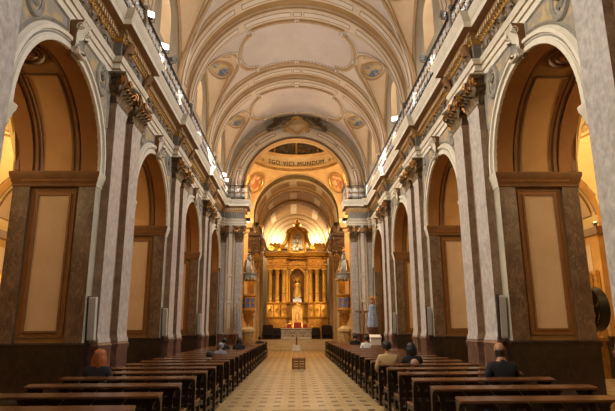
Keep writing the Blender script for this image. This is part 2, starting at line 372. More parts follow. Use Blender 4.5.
for s, side in ((-1, 'left'), (1, 'right')):
    mb = MB()
    Pn = lambda u, z: (s * XW, u, z); Pa = lambda u, z: (s * XA, u, z)
    for yc in MIDS:
        a, b = yc - 3.0035, yc + 3.0035
        if yc == MIDS[-1]: b = YE
        if yc == MIDS[0]: a = Y0
        arch_wall(mb, Pn, a, b, 0, 7.35, yc, RA, ZS); arch_wall(mb, Pa, a, b, 0, 8.7, yc, RA, ZS, mi=10)
        mb.quad(Pn(a, 7.35), Pn(b, 7.35), Pn(b, 8.8), Pn(a, 8.8))
        # lunette wall above the cornice with a deep window opening
        for d0, d1 in ((-2, -.6), (.6, 2)):
            ys = [d0 + (d1 - d0) * i / 8 for i in range(9)]; mb.grid([[(s * 4.2, yc + d, 8.7) for d in ys], [(s * 4.2, yc + d, lun_z(d) + .02) for d in ys]])
        ys = [.6 * math.cos(PI * i / 12) for i in range(13)]
        mb.grid([[(s * 4.2, yc + d, 8.7) for d in ys], [(s * 4.2, yc + d, 10.4) for d in ys]])
        mb.grid([[(s * 4.2, yc + d, 11.5 + math.sqrt(max(0, .36 - d * d))) for d in ys], [(s * 4.2, yc + d, lun_z(d) + .02) for d in ys]])
        lp = [(.6, 10.4)] + [(d, 11.5 + math.sqrt(max(0, .36 - d * d))) for d in ys] + [(-.6, 10.4)]
        mb.grid([[(s * x, yc + d, z) for d, z in lp] for x in (4.2, 4.75)], 12, cu=True)
        # soffit: edge bands, ridges, recessed panels, crown rosette
        for x0, x1, dr, mi in ((XW, XW + .35, 0, 2), (XA - .35, XA, 0, 2), (XW + .35, XA - .35, .06, 1)):
            arch_sweep(mb, [(s * x0, dr + .07), (s * x0, dr), (s * x1, dr), (s * x1, dr + .07)], yc, ZS, RA, 4.6, 30, mi)
        for x in (XW + .43, XA - .43): arch_sweep(mb, [(s * (x - .05), .06), (s * (x - .03), .025), (s * (x + .03), .025), (s * (x + .05), .06)], yc, ZS, RA, 4.75, 30, 7)
        for q0, q1 in ((-.12, 1.18), (PI - 1.18, PI + .12)):
            rows = []
            for i in range(15):
                q = q0 + (q1 - q0) * i / 14; e = .045
                c, z = (math.cos(q), math.sin(q)) if 0 <= q <= PI else ((1 if q < 1 else -1), (q if q < 0 else PI - q))
                rows.append([(s * x, yc + c * (RA + e), ZS + z * (RA + e)) for x in (XW + .54, XA - .54)])
            mb.grid(rows, 11)
            edge = [r[0] for r in rows] + [r[1] for r in rows][::-1]
            mb.tube(edge, .028, 5, True, 7)
        xm = s * (XW + XA) / 2
        zt = ZS + RA + .03
        for rr, tr, mi in ((.36, .045, 7), (.24, .03, 7)):
            mb.tube([(xm + rr * math.cos(q), yc + rr * 1.05 * math.sin(q), ZS + math.sqrt((RA + .03) ** 2 - (rr * 1.05 * math.sin(q)) ** 2)) for q in [2 * PI * i / 24 for i in range(24)]], tr, 5, True, mi)
        for i in range(8): mb.ball((xm + .13 * math.cos(i * PI / 4), yc + .13 * math.sin(i * PI / 4), zt - .02), (.07, .07, .05), 6, 4, 2)
        mb.ball((xm, yc, zt - .03), .07, 6, 4, 7)
        jamb(mb, s, yc - RA, 1); jamb(mb, s, yc + RA, -1)
        # archivolt on the nave face
        pr = [(XW + .01, 0), (XW - .06, .0), (XW - .06, .09), (XW - .035, .10), (XW - .035, .17), (XW - .08, .185), (XW - .08, .25), (XW - .03, .28), (XW - .01, .30), (XW + .01, .30)]
        arch_sweep(mb, [(s * x, d) for x, d in pr], yc, ZS, RA, 4.84, 36, 6)
        arch_sweep(mb, [(s * (XW - .037), .12), (s * (XW - .045), .125), (s * (XW - .045), .15), (s * (XW - .037), .155)], yc, ZS, RA, 4.84, 36, 8)
        # painted spandrels with grey borders
        for k in (-1, 1):
            A = [math.radians(28 + 55 * i / 14) for i in range(15)]; inn = []; out = []
            for q in A:
                c, z = math.cos(q), math.sin(q); ro = min(1.99 / c, 2.30 / z)
                inn.append((s * (XW - .012), yc + k * c * 2.1, ZS + z * 2.1)); out.append((s * (XW - .012), yc + k * c * ro, ZS + z * ro))
            def mixr(t): return [tuple(Vector(p) * (1 - t) + Vector(q) * t) for p, q in zip(inn, out)]
            mb.grid([mixr(.0), mixr(1)], 9)
            cr = math.radians
            loop = inn + [(s * (XW - .012), yc + k * 1.99, ZS + 2.30)] * 0 + out[::-1]
            mb.tube(loop, .035, 4, True, 8)
    for p in PIERS + [30.2]:
        # impost and dado run round the pier
        h = 1.2535
        path = [(s * XW, p - .95), (s * XW, p - h), (s * XA, p - h), (s * XA, p + h), (s * XW, p + h), (s * XW, p + .95)]
        if p > 30: path = [(s * XW, YE - .02), (s * XW, p - h), (s * XA, p - h), (s * XA, YE)][0:]
        if p > 30: path = [(s * XW, 29.19), (s * XW, p - h), (s * XA, p - h), (s * XA, 29.19)]
        imp = [(0, 4.52), (.02, 4.54), (.02, 4.60), (.04, 4.63), (.05, 4.70), (.075, 4.75), (.085, 4.83), (.07, 4.85), (0, 4.86)]
        sd = -1 if s < 0 else 1
        P = [Vector(q) for q in path]
        # make sure the profile points away from the pier body
        tmp = MB(); plan_sweep(tmp, path, imp, 0, 1)
        c = sum((abs(v[0] - s * (XW + XA) / 2) + abs(v[1] - p) for v in tmp.v)); tmp2 = MB(); plan_sweep(tmp2, path, imp, 0, -1)
        c2 = sum((abs(v[0] - s * (XW + XA) / 2) + abs(v[1] - p) for v in tmp2.v)); sd = 1 if c > c2 else -1
        t = MB(); plan_sweep(t, path, imp, 7, sd); nseg = len(imp) - 1
        for i, f in enumerate(t.f):
            if (i // nseg) in (0, len(path) - 2): t.m[i] = 6
        mb.merge(t)
        plan_sweep(mb, path, [(0, .0), (.05, .0), (.05, .22), (.03, .25), (.03, 1.2), (.06, 1.24), (.06, 1.31), (0, 1.34)], 5, sd)
        # small dentils under the impost on the two jambs
        for yj, d in ((p - h, -1), (p + h, 1)):
            if p > 30 and d > 0: continue
            for i in range(26): mb.box(s * (XW + .06 + i * .057), s * (XW + .09 + i * .057), yj, yj + d * .05, 4.635, 4.675, 2)
    struct(mb, 'wall_' + side, WM)

# ------------------------------------------------------------------ entablature
def ent_path(s, gap):
    gap = .012
    pth = [(s * (XW - gap), Y0)]
    for p in PIERS:
        a, b = p - .98, p + .98
        if a < Y0: a = Y0 + .01
        pth += [(s * (XW - gap), a), (s * (XP - gap), a), (s * (XP - gap), b), (s * (XW - gap), b)]
    pth += [(s * (XW - gap), 28.78), (s * (XP - gap), 28.78), (s * (XP - gap), YE - .1), (s * 3.0, YE - .1), (s * 3.0, YE2 + .01), (s * 3.25, YE2 + .02), (s * 3.25, YE2 + .95), (s * 7.2, YE2 + .95)]
    return pth
for k, (s, side) in enumerate(((-1, 'left'), (1, 'right'))):
    sd = 1 if s < 0 else -1
    mb = MB(); pth = ent_path(s, 0.0)
    plan_sweep(mb, pth, [(-.1, 7.22), (.0, 7.22), (.0, 7.36), (.02, 7.37), (.02, 7.52), (.04, 7.53), (.05, 7.58), (.08, 7.62), (.09, 7.66), (0, 7.68)], 0, sd)
    plan_sweep(mb, pth, [(.021, 7.365), (.028, 7.365), (.028, 7.385), (.021, 7.385)], 2, sd); plan_sweep(mb, pth, [(.041, 7.52), (.05, 7.525), (.05, 7.545), (.041, 7.55)], 2, sd)
    plan_sweep(mb, pth, [(.0, 7.67), (.0, 8.10)], 1, sd)
    plan_sweep(mb, pth, [(0, 8.06), (.03, 8.08), (.04, 8.13), (.05, 8.15)], 3, sd)                     # gilt bed moulding
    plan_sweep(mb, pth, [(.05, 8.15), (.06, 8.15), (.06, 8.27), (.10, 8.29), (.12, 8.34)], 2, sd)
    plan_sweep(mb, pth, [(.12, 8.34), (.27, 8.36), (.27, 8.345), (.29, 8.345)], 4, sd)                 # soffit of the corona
    plan_sweep(mb, pth, [(.29, 8.345), (.29, 8.48), (.31, 8.50), (.33, 8.56), (.37, 8.62), (.38, 8.70), (.36, 8.72)], 0, sd)
    plan_sweep(mb, pth, [(.36, 8.72), (-.25, 8.73)], 5, sd)
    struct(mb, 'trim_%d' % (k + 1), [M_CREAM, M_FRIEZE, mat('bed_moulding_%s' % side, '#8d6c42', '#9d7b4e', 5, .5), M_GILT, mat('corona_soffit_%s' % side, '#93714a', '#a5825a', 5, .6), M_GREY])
    # dentils and beads
    mb = MB()
    for i in range(len(pth) - 1):
        a, b = Vector(pth[i]), Vector(pth[i + 1]); ln = (b - a).length
        if ln < .5: continue
        d = (b - a) / ln; nrm = Vector((d.y, -d.x)) * sd; n = int(ln / .125)
        for j in range(n):
            c = a + d * (j + .5) * ln / n
            M = Matrix(((d.x, nrm.x, 0, c.x + nrm.x * .085), (d.y, nrm.y, 0, c.y + nrm.y * .085), (0, 0, 1, 8.215), (0, 0, 0, 1)))
            mb.mbox(M, .07, .07, .10, 0)
            e = c + nrm * .055; mb.ball((e.x, e.y, 8.125), .026, 5, 3, 1)
    struct(mb, 'trim_%d' % (k + 3), [M_MOULD, M_GILT])
    # carved frieze
    mb = MB()
    for yc in MIDS:
        F = sub(((s * XW, yc, 7.89), (0, 1, 0), (0, 0, 1), (-s, 0, 0)), 0)
        a = 1.95 if yc < 26 else 1.75
        carved(mb, F, -a, a, -.19, .19, .36, int(yc * 10), .07, 0)
        for i in range(9): leaf(mb, F, -a + .2 + i * (2 * a - .4) / 8, -.18, .2, .36, .25, .02, 0, 0)
    for p in PIERS:
        F = sub(((s * XP, p, 7.89), (0, 1, 0), (0, 0, 1), (-s, 0, 0)), 0)
        carved(mb, F, -.5, .5, -.16, .16, .3, int(p * 7) + 3, .05, 0)
        for e in (-.8, .8):                                              # paired consoles at the ends of each break
            q = [F((e + dx, .2 - .4 * t, .04 + .16 * (1 - t) ** 1.5)) for t in (0, .25, .5, .75, 1) for dx in (0,)]
            for dx in (-.07, 0, .07): mb.tube([(x[0], x[1] + dx, x[2]) for x in q], [.055, .06, .055, .045, .03], 6, mi=1)
            leaf(mb, F, e, -.26, .22, .3, .4, .1, 0, 0)
        for z0, z1 in ((-.19, -.17), (.17, .19)): mb.tube([F((-.62, (z0 + z1) / 2, .015)), F((.62, (z0 + z1) / 2, .015))], .02, 4, mi=1)
    struct(mb, 'trim_%d' % (k + 5), [M_BRONZE, M_BROWN])

# ------------------------------------------------------------------ nave vault
def vp(phi, y, dr=0): return (math.sin(phi) * (VR - dr), y, VZ + math.cos(phi) * (VR - dr))
def vault_arc(mb, prof, mi=0, n=48, legs=True):
    rows = []
    for i in range(n + 1):
        a = -PI / 2 + PI * i / n; rows.append([vp(a, y, d) for y, d in prof])
    if legs:
        rows = [[(-(VR - d), y, 8.7) for y, d in prof]] + rows + [[((VR - d), y, 8.7) for y, d in prof]]
    mb.grid(rows, mi)
def arc_panel(mb, y0, y1, a0, a1, dr, mi, mfr):
    n = max(2, int(abs(a1 - a0) / .07)); A = [a0 + (a1 - a0) * i / n for i in range(n + 1)]
    mb.grid([[vp(a, y, dr) for y in (y0, y1)] for a in A], mi)
    mb.tube([vp(a, y0, dr) for a in A] + [vp(a, y1, dr) for a in A][::-1], .016, 4, True, mfr)
VMATS = [M_VAULT, M_LUN, M_RIB, M_RIBDK, M_WHITE, M_MOULD, mat('rib_panel', '#d6cab8', '#ded3c2', 2, .75)]
mb = MB()
for yc in MIDS:
    for s in (-1, 1):
        for ya, yb in ((yc - 3.0035, yc - 2), (yc + 2, yc + 3.0035)):
            rows = []
            for y in (ya, yb):
                rows.append([(s * math.sin(q) * VR, y, VZ + math.cos(q) * VR) for q in [PI / 2 * i / 24 for i in range(25)]] + [(s * VR, y, 8.7)])
            mb.grid(rows, 0)
        rows = []; nl = 26; na = 14; nb_ = 6
        for i in range(nl + 1):
            dy = 2 * math.sin(PI / 2 * (i / nl * 2 - 1)); z = lun_z(dy); q1 = math.acos(max(-1, min(1, (z - VZ) / VR)))
            x1 = math.sin(q1) * VR
            rows.append([(s * math.sin(q1 * j / na) * VR, yc + dy, VZ + math.cos(q1 * j / na) * VR) for j in range(na + 1)] +
                        [(s * (x1 + (4.22 - x1) * j / nb_), yc + dy, z) for j in range(1, nb_ + 1)])
        mb.grid(rows, fm=lambda i, j: 0 if j < na else 1)
        groin = [r[na] for r in rows]; mb.tube(groin, .055, 6, mi=5); mb.tube([(p[0] * .965, p[1] * 1 + (yc - p[1]) * -.03, p[2] + .03) for p in groin], .025, 4, mi=4)
        mb.tube([(s * 4.15, p[1], lun_z(p[1] - yc) - .04) for p in groin], .05, 5, mi=5)
        # frame lines on the two halves of the lunette
        for k in (-1, 1):
            pts = []
            for dyv, t in [(k * d, .16) for d in (.3, .6, .9, 1.2, 1.5, 1.75, 1.9)] + [(k * d, .92) for d in (1.9, 1.75, 1.5, 1.2, .9, .6, .3)]:
                z = lun_z(dyv); x1 = math.sqrt(max(0, VR ** 2 - (z - VZ) ** 2)); pts.append((s * (x1 + (4.2 - x1) * t), yc + dyv, z - .01))
            mb.tube(pts, .022, 4, True, mi=5)
    # moulded ceiling field
    def field(k):
        pts = [(q, -1.72) for q in (-27, -20, -13, -6, 0, 6, 13, 20, 27)] + [(27.2, -1.5)]
        pts += [(27.2 + 10.6 * math.sin(t), -1.42 * math.cos(t)) for t in [PI * i / 14 for i in range(15)]]
        pts += [(27.2, 1.5)] + [(q, 1.72) for q in (27, 20, 13, 6, 0, -6, -13, -20, -27)] + [(-27.2, 1.5)]
        pts += [(-27.2 - 10.6 * math.sin(t), 1.42 * math.cos(t)) for t in [PI * i / 14 for i in range(15)]] + [(-27.2, -1.5)]
        return [vp(math.radians(q * k), yc + y * k, .02) for q, y in pts]
    mb.tube(field(1), .10, 6, True, 5); mb.tube(field(1.03), .035, 5, True, 4); mb.tube(field(.955), .03, 5, True, 4)
    for i, p in enumerate(field(.93)):
        pass
    F1 = field(.94)
    for i in range(len(F1)):                                              # egg beads along the field
        a, b = Vector(F1[i]), Vector(F1[(i + 1) % len(F1)]); n = max(1, int((b - a).length / .13))
        for j in range(n): mb.ball(a + (b - a) * j / n, .032, 4, 3, 5)
    for q, y in ((0, -1.72), (0, 1.72), (27.5, -1.6), (-27.5, -1.6), (27.5, 1.6), (-27.5, 1.6), (38, 0), (-38, 0)):
        c = vp(math.radians(q), yc + y, .06)
        for j in range(5): mb.ball((c[0] + .09 * math.cos(j * 1.257), c[1] + .09 * math.sin(j * 1.257), c[2]), .06, 6, 4, 4)
        mb.ball((c[0], c[1], c[2] - .03), .06, 6, 4, 5)
for p in PIERS:
    for k in (-1, 1):
        lo, hi = (.27, 1.0); y = lambda t: p + k * (lo + (hi - lo) * t)
        if p > 29 and k > 0: continue
        vault_arc(mb, [(y(-.06), -.02), (y(-.02), .10), (y(.05), .12), (y(.1), .16), (y(.9), .16), (y(.95), .12), (y(1.02), .10), (y(1.08), -.02)], 2)
        vault_arc(mb, [(y(-.03), .085), (y(.0), .125), (y(.05), .13)], 3); vault_arc(mb, [(y(.95), .13), (y(1), .125), (y(1.04), .085)], 3)
        vault_arc(mb, [(y(1.1), -.02), (y(1.12), .05), (y(1.22), .05), (y(1.25), -.02)], 5)
        for a0, a1 in ((-1.5, -.62), (-.54, -.065), (-.04, .04), (.065, .54), (.62, 1.5)): arc_panel(mb, y(.3), y(.7), a0, a1, .168, 6, 3)
    if p < 29: vault_arc(mb, [(p - .27, .01), (p + .27, .01)], 3)
struct(mb, 'ceiling', VMATS)

# windows in the lunette walls
k = 0
M_PANE = glow('daylit_glass', '#e9e2d4', 1.0)
for yc in MIDS:
    for s in (-1, 1):
        k += 1; mb = MB(); x = s * 4.62
        loop = [(x, yc + .6, 10.4)] + [(x, yc + .6 * math.cos(q), 11.5 + .6 * math.sin(q)) for q in [PI * i / 14 for i in range(15)]] + [(x, yc - .6, 10.4)]
        mb.tube(loop, .05, 6, True, 0); mb.add(loop, [tuple(range(len(loop)))], 1)
        mb.tube([(x - s * .01, yc, 10.4), (x - s * .01, yc, 12.1)], .02, 4, mi=0)
        for zz in (10.8, 11.15, 11.5): mb.tube([(x - s * .01, yc - .6, zz), (x - s * .01, yc + .6, zz)], .015, 4, mi=0)
        struct(mb, 'window_%d' % k, [M_WHITE, M_PANE])

# ------------------------------------------------------------------ entrance wall, aisles
mb = MB(); mb.box(-11.2, 11.2, Y0 - .3, Y0, 0, 14.2); struct(mb, 'wall_entrance', M_WALL, smooth=0)
for s, side in ((-1, 'left'), (1, 'right')):
    mb = MB(); mo = MB(); xm = s * (XA + XO) / 2; hx = (XO - XA) / 2
    for yc in MIDS:
        # domed bay over the aisle
        rows = []
        for i in range(17):
            rows.append([(xm + hx * u, yc + RA * v, ZS + math.sqrt(max(0, 7.48 - (hx * u) ** 2 - (RA * v) ** 2))) for u in [j / 8 - 1 for j in range(17)] for v in (i / 8 - 1,)])
        mb.grid(rows, 0)
        for rr in (.75, .95): mb.tube([(xm + rr * math.cos(q), yc + rr * math.sin(q), ZS + math.sqrt(7.48 - rr * rr) - .02) for q in [2 * PI * i / 28 for i in range(28)]], .04, 5, True, 1)
        rows = [[(xm + .7 * t * math.cos(q), yc + .7 * t * math.sin(q), ZS + math.sqrt(7.48 - .5 * t * t) - .015) for q in [2 * PI * i / 24 for i in range(24)]] for t in (.02, .5, 1)]
        mb.grid(rows, 2, cu=True)
        # outer wall with an arched chapel recess
        Po = lambda u, z: (s * XO, u, z)
        arch_wall(mo, Po, yc - 3.0035, yc + 3.0035, 0, 8, yc, 1.55, ZS, mi=0)
        arch_sweep(mo, [(s * XO, 0), (s * (XO + .8), 0)], yc, ZS, 1.55, 0, 24, 1)
        mo.quad((s * (XO + .8), yc - 1.6, 0), (s * (XO + .8), yc + 1.6, 0), (s * (XO + .8), yc + 1.6, 6.6), (s * (XO + .8), yc - 1.6, 6.6), 0)
        for d0, d1 in ((.0, .1), (.16, .3)): arch_sweep(mo, [(s * XO, d0), (s * (XO - .06), d0), (s * (XO - .06), d1), (s * XO, d1)], yc, ZS, 1.55, 0, 24, 1)
        arch_sweep(mb, [(s * XO, 0), (s * (XO - .05), 0), (s * (XO - .05), .2)], yc, ZS, 1.75, 4.8, 24, 1)
        arch_sweep(mb, [(s * XA, 0), (s * (XA + .05), 0), (s * (XA + .05), .2), (s * XA, .2)], yc, ZS, 1.75, 4.8, 24, 1)
    for p in PIERS:
        for q0, q1 in ((.22, 1.25), (PI - 1.25, PI - .22)):
            rows = [[(xm + (hx + .05) * math.cos(q), y, ZS + (hx + .05) * math.sin(q)) for y in (p - .5, p + .5)] for q in [q0 + (q1 - q0) * i / 10 for i in range(11)]]
            mb.grid(rows, 4); mb.tube([r[0] for r in rows] + [r[1] for r in rows][::-1], .03, 5, True, 3)
        # transverse arch of the aisle between two bays: soffit bands, edge mouldings and its responds
        prof = [(p - 1.2535, .0), (p - .85, 0), (p - .8, .05), (p - .7, .05), (p - .65, .08), (p + .65, .08), (p + .7, .05), (p + .8, .05), (p + .85, 0), (p + 1.2535, 0)]
        for a, b, mi in ((0, 2, 1), (2, 4, 3), (4, 6, 0), (6, 8, 3), (7, 10, 1)):
            q = prof[max(0, a - (1 if a else 0)):b]
            arch_sweep(mb, q, xm, ZS, hx, 4.8, 24, mi, ax='x')
        for yy in (p - 1.2535, p + 1.2535):
            arch_sweep(mb, [(yy, 0), (yy + (.025 if yy > p else -.025), .0), (yy + (.025 if yy > p else -.025), .08), (yy, .09)], xm, ZS, hx, 4.88, 24, 3, ax='x')
        mo.box(s * (XO - .25), s * (XO + .05), p - 1.1, p + 1.1, 0, 4.6, 1); mo.box(s * (XO - .33), s * (XO + .05), p - 1.2, p + 1.2, 4.6, 4.85, 2); mo.box(s * (XO - .28), s * (XO + .05), p - 1.15, p + 1.15, 0, 1.3, 3)
        for z0, z1, e in ((1.6, 4.3, 1), ): mo.box(s * (XO - .265), s * (XO - .2), p - .6, p + .6, z0, z1, 4)
    mb.box(s * XA, s * (XO + .9), Y0, YE2, 7.9, 8.1)
    struct(mb, 'ceiling_aisle_' + side, [M_AISLE, M_AISLEB, mat('ceiling_fresco_' + side, '#7f8a80', '#c7a36a', 3, .8, lo=.4, hi=.6), M_BROWN, M_TAN])
    mo.box(s * (XO + .8), s * (XO + .9), Y0, YE2, 0, 8.1); mo.box(s * XA, s * (XO + .9), YE, YE + .3, 0, 8.1)
    mo.quad((s * XO, Y0, 0), (s * XO, MIDS[0] - 3, 0), (s * XO, MIDS[0] - 3, 8), (s * XO, Y0, 8))
    struct(mo, 'wall_aisle_' + side, [M_AISLE, M_AISLEB, M_BROWN, M_DKMAR, M_TAN])

# ------------------------------------------------------------------ crossing wall and arch
mb = MB(); ZC = 9.5; CHK = CH; CH = RE
for yy in (YE, YE2): arch_wall(mb, lambda u, z: (u, yy, z), -4.32, 4.32, 0, 14.2, 0, CH, ZC, 48, zb=0)
arch_sweep(mb, [(YE, 0), (YE + .35, 0), (YE + .35, .06), (YE2 - .35, .06), (YE2 - .35, 0), (YE2, 0)], 0, ZC, CH, 0, 48, 2, ax='x')
arch_sweep(mb, [(YE + .02, .0), (YE - .05, -.03), (YE - .07, .03), (YE - .03, .08), (YE + .01, .10)], 0, ZC, CH, 8.72, 48, 3, ax='x')
arch_sweep(mb, [(YE + .02, .16), (YE - .05, .18), (YE - .05, .72), (YE + .02, .75)], 0, ZC, CH, 8.72, 48, 1, ax='x')
arch_sweep(mb, [(YE + .02, .8), (YE - .08, .82), (YE - .10, .9), (YE - .04, .97), (YE + .02, 1.0)], 0, ZC, CH, 8.72, 48, 4, ax='x')
for q0, q1 in [(.04, .30), (.34, .365), (.40, .78), (.82, .845), (.88, 1.2)]:
    for k in (-1, 1):
        a0, a1 = (q0, q1) if k > 0 else (PI - q1, PI - q0); A = [a0 + (a1 - a0) * i / 10 for i in range(11)]
        rows = [[(r * math.cos(a), YE - .056, ZC + r * math.sin(a)) for r in (CH + .38, CH + .54)] for a in A]
        mb.grid(rows, 5); mb.tube([r[0] for r in rows] + [r[1] for r in rows][::-1], .03, 4, True, 2)
for s in (-1, 1):
    # panelled strip facing the nave, and the tall marble pilaster at the inner corner
    xa, xb = s * 3.95, s * 3.46
    mb.box(min(xa, xb), max(xa, xb), YE - .08, YE, 0, 7.22, 1)
    for z0, z1 in ((1.6, 2.9), (3.15, 4.35), (4.6, 6.9)):
        xm = s * 3.705; mb.box(xm - .12, xm + .12, YE - .095, YE, z0, z1, 5)
        mb.tube([(xm - .12, YE - .095, z0), (xm + .12, YE - .095, z0), (xm + .12, YE - .095, z1), (xm - .12, YE - .095, z1)], .03, 4, True, 4)
    for z in (3.02, 4.48): mb.ball((s * 3.705, YE - .09, z), (.1, .04, .1), 8, 5, 5)
    mb.box(s * 3.05 if s > 0 else -4.2, 4.2 if s > 0 else s * 3.05, YE - .14, YE, 0, 1.3, 6)
struct(mb, 'wall_end', [M_WALL, M_RIB, M_RIBDK, M_BROWN, M_MOULD, M_WHITE, M_REDMAR])

CH = CHK; ZC = 9.3
# pendentives, drum and dome
M_CROSS = mat('crossing_plaster', '#c6a06a', '#d4b380', 2, .7)
M_BAND = mat('frieze_band_plaster', '#dcc496', '#e6d2aa', 3, .7)
M_DOME = mat('dark_fresco', '#2c2012', '#5f4a26', 5, .7, lo=.42, hi=.6)
M_OLIVE = mat('olive_coffer', '#6f5a30', '#86703e', 3, .7)
mb = MB(); Rs = CH * math.sqrt(2); zt = ZC + CH; nph = 96; rows = []
for j in range(9):
    row = []
    for i in range(nph):
        q = 2 * PI * i / nph; mx = max(abs(math.cos(q)), abs(math.sin(q))); zb = ZC + math.sqrt(max(0, Rs ** 2 - (CH / mx) ** 2)); z = zb + (zt - zb) * j / 8
        r = math.sqrt(Rs ** 2 - (z - ZC) ** 2); row.append((r * math.cos(q), CY + r * math.sin(q), z))
    rows.append(row)
mb.grid(rows, 0, cu=True)
mb.lathe([(CH, zt - .02), (CH - .12, zt + .04), (CH - .16, zt + .12), (CH - .06, zt + .2), (CH - .06, zt + .32), (CH - .2, zt + .36), (CH - .22, zt + .46), (CH - .04, zt + .5)], (0, CY, 0), 72, 0)
for i in range(90):
    q = 2 * PI * i / 90; M = Matrix.Translation((math.cos(q) * (CH - .09), CY + math.sin(q) * (CH - .09), zt + .27)) @ Matrix.Rotation(q, 4, 'Z'); mb.mbox(M, .08, .1, .1, 3)
mb.lathe([(CH - .04, zt + .5), (CH - .04, zt + 1.2)], (0, CY, 0), 72, 1)
mb.lathe([(CH - .04, zt + 1.2), (CH - .16, zt + 1.26), (CH - .2, zt + 1.38), (CH - .1, zt + 1.44)], (0, CY, 0), 72, 0)
mb.lathe([(CH - .1, zt + 1.44)] + [((CH - .1) * math.cos(a), zt + 1.44 + 2.6 * math.sin(a)) for a in [PI / 2 * i / 10 for i in range(1, 11)]], (0, CY, 0), 48, 2)
for i in range(12):
    q = 2 * PI * i / 12; mb.tube([((CH - .12) * math.cos(a) * math.cos(q), CY + (CH - .12) * math.cos(a) * math.sin(q), zt + 1.44 + 2.58 * math.sin(a)) for a in [PI / 2 * i2 / 10 for i2 in range(11)]], .07, 5, mi=3)
struct(mb, 'ceiling_crossing', [M_CROSS, M_BAND, M_DOME, M_GILT])
# transepts
mb = MB()
for s in (-1, 1):
    mb.box(s * 7.2, s * 7.5, YE2, YC, 0, 13.2)
    arch_sweep(mb, [(s * CH, 0), (s * 7.4, 0)], CY, ZC, CH, 0, 32, 1)
    arch_sweep(mb, [(s * (CH + .01), 0), (s * (CH - .04), .0), (s * (CH - .04), .35), (s * (CH + .01), .38)], CY, ZC, CH - .02, 9.3, 32, 2)
    for a, b in ((YE2, YE2 + .85), (YC - .85, YC)):
        mb.box(min(s * CH, s * 7.2), max(s * CH, s * 7.2), a, b, 0, 8.75, 0)
    plan_sweep(mb, [(s * (CH - .0), YC + 1.3), (s * (CH - .0), YC - .85), (s * 7.2, YC - .85)], [(.0, 8.1), (.05, 8.15), (.06, 8.3), (.25, 8.4), (.27, 8.6), (.32, 8.72), (-.2, 8.74)], 2, 1 if s > 0 else -1)
struct(mb, 'wall_transept', [M_CROSS, M_CROSS, M_MOULD])
# choir
ZC = 9.5; CHK = CH; CH = RE
mb = MB(); YV = YC + 1.3
for yy in (YC, YV): arch_wall(mb, lambda u, z: (u, yy, z), -7.4, 7.4, 0, 12.9 if yy == YC else 13.2, 0, CH if yy == YC else CH, ZC, 40, mi=0)
arch_sweep(mb, [(YC, .0), (YC - .05, 0), (YC - .05, .3), (YC + .01, .32)], 0, ZC, CH - .01, 9.3, 40, 1, ax='x')
arch_sweep(mb, [(YC, 0), (YC + .2, 0), (YC + .2, .08), (YV - .2, .08), (YV - .2, 0), (YV, 0)], 0, ZC, CH, 0, 40, 2, ax='x')
RC = 3.05
for k, (a, b, mi) in enumerate(((YV, 40.2, 0), (40.2, 41.2, 4), (41.2, 44.2, 0), (44.2, 45.2, 4), (45.2, YB, 0))):
    d = 0 if mi == 0 else -.16
    arch_sweep(mb, [(a, .1), (a, d), (b, d), (b, .1)], 0, ZC, RC, 0, 40, mi, ax='x')
    if mi == 4:
        for e in (a, b - .12): arch_sweep(mb, [(e, -.16), (e, -.2), (e + .12, -.2), (e + .12, -.16)], 0, ZC, RC, 0, 40, 1, ax='x')
        for k2 in range(9):
            q0 = .25 + k2 * .3; rows = [[((RC - .175) * math.cos(q), y, ZC + (RC - .175) * math.sin(q)) for y in (a + .25, b - .25)] for q in [q0 + .24 * i / 4 for i in range(5)]]
            mb.grid(rows, 3); mb.tube([r[0] for r in rows] + [r[1] for r in rows][::-1], .03, 4, True, 1)
    else:
        for q0 in (.35, 1.05, 1.75, 2.45):
            q1 = q0 + .38 if q0 > 1 else q0 + .4; rows = [[((RC - .01) * math.cos(q), y, ZC + (RC - .01) * math.sin(q)) for y in (a + .4, b - .4)] for q in [q0 + (.5) * i / 5 for i in range(6)]]
            mb.grid(rows, 4); mb.tube([r[0] for r in rows] + [r[1] for r in rows][::-1], .04, 4, True, 1)
mb.quad((-3.2, YB, 0), (3.2, YB, 0), (3.2, YB, 12.7), (-3.2, YB, 12.7), 5)
for r in (2.0, 2.45, 2.85): mb.tube([(r * math.cos(q), YB - .02, ZC + r * math.sin(q)) for q in [PI * i / 40 for i in range(41)]], .05, 5, mi=1)
plan_sweep(mb, [(-RC, YV), (-RC, YB), (RC, YB), (RC, YV)], [(0, 8.7), (.1, 8.75), (.1, 8.95), (.3, 9.05), (.32, 9.2), (0, 9.25)], 1, 1)
struct(mb, 'wall_choir', [mat('choir_plaster', '#d2bf9c', '#dccbac', 2, .7), M_MOULD, M_OLIVE, M_OLIVE, M_RIBDK, M_BAND])

CH = CHK; ZC = 9.3

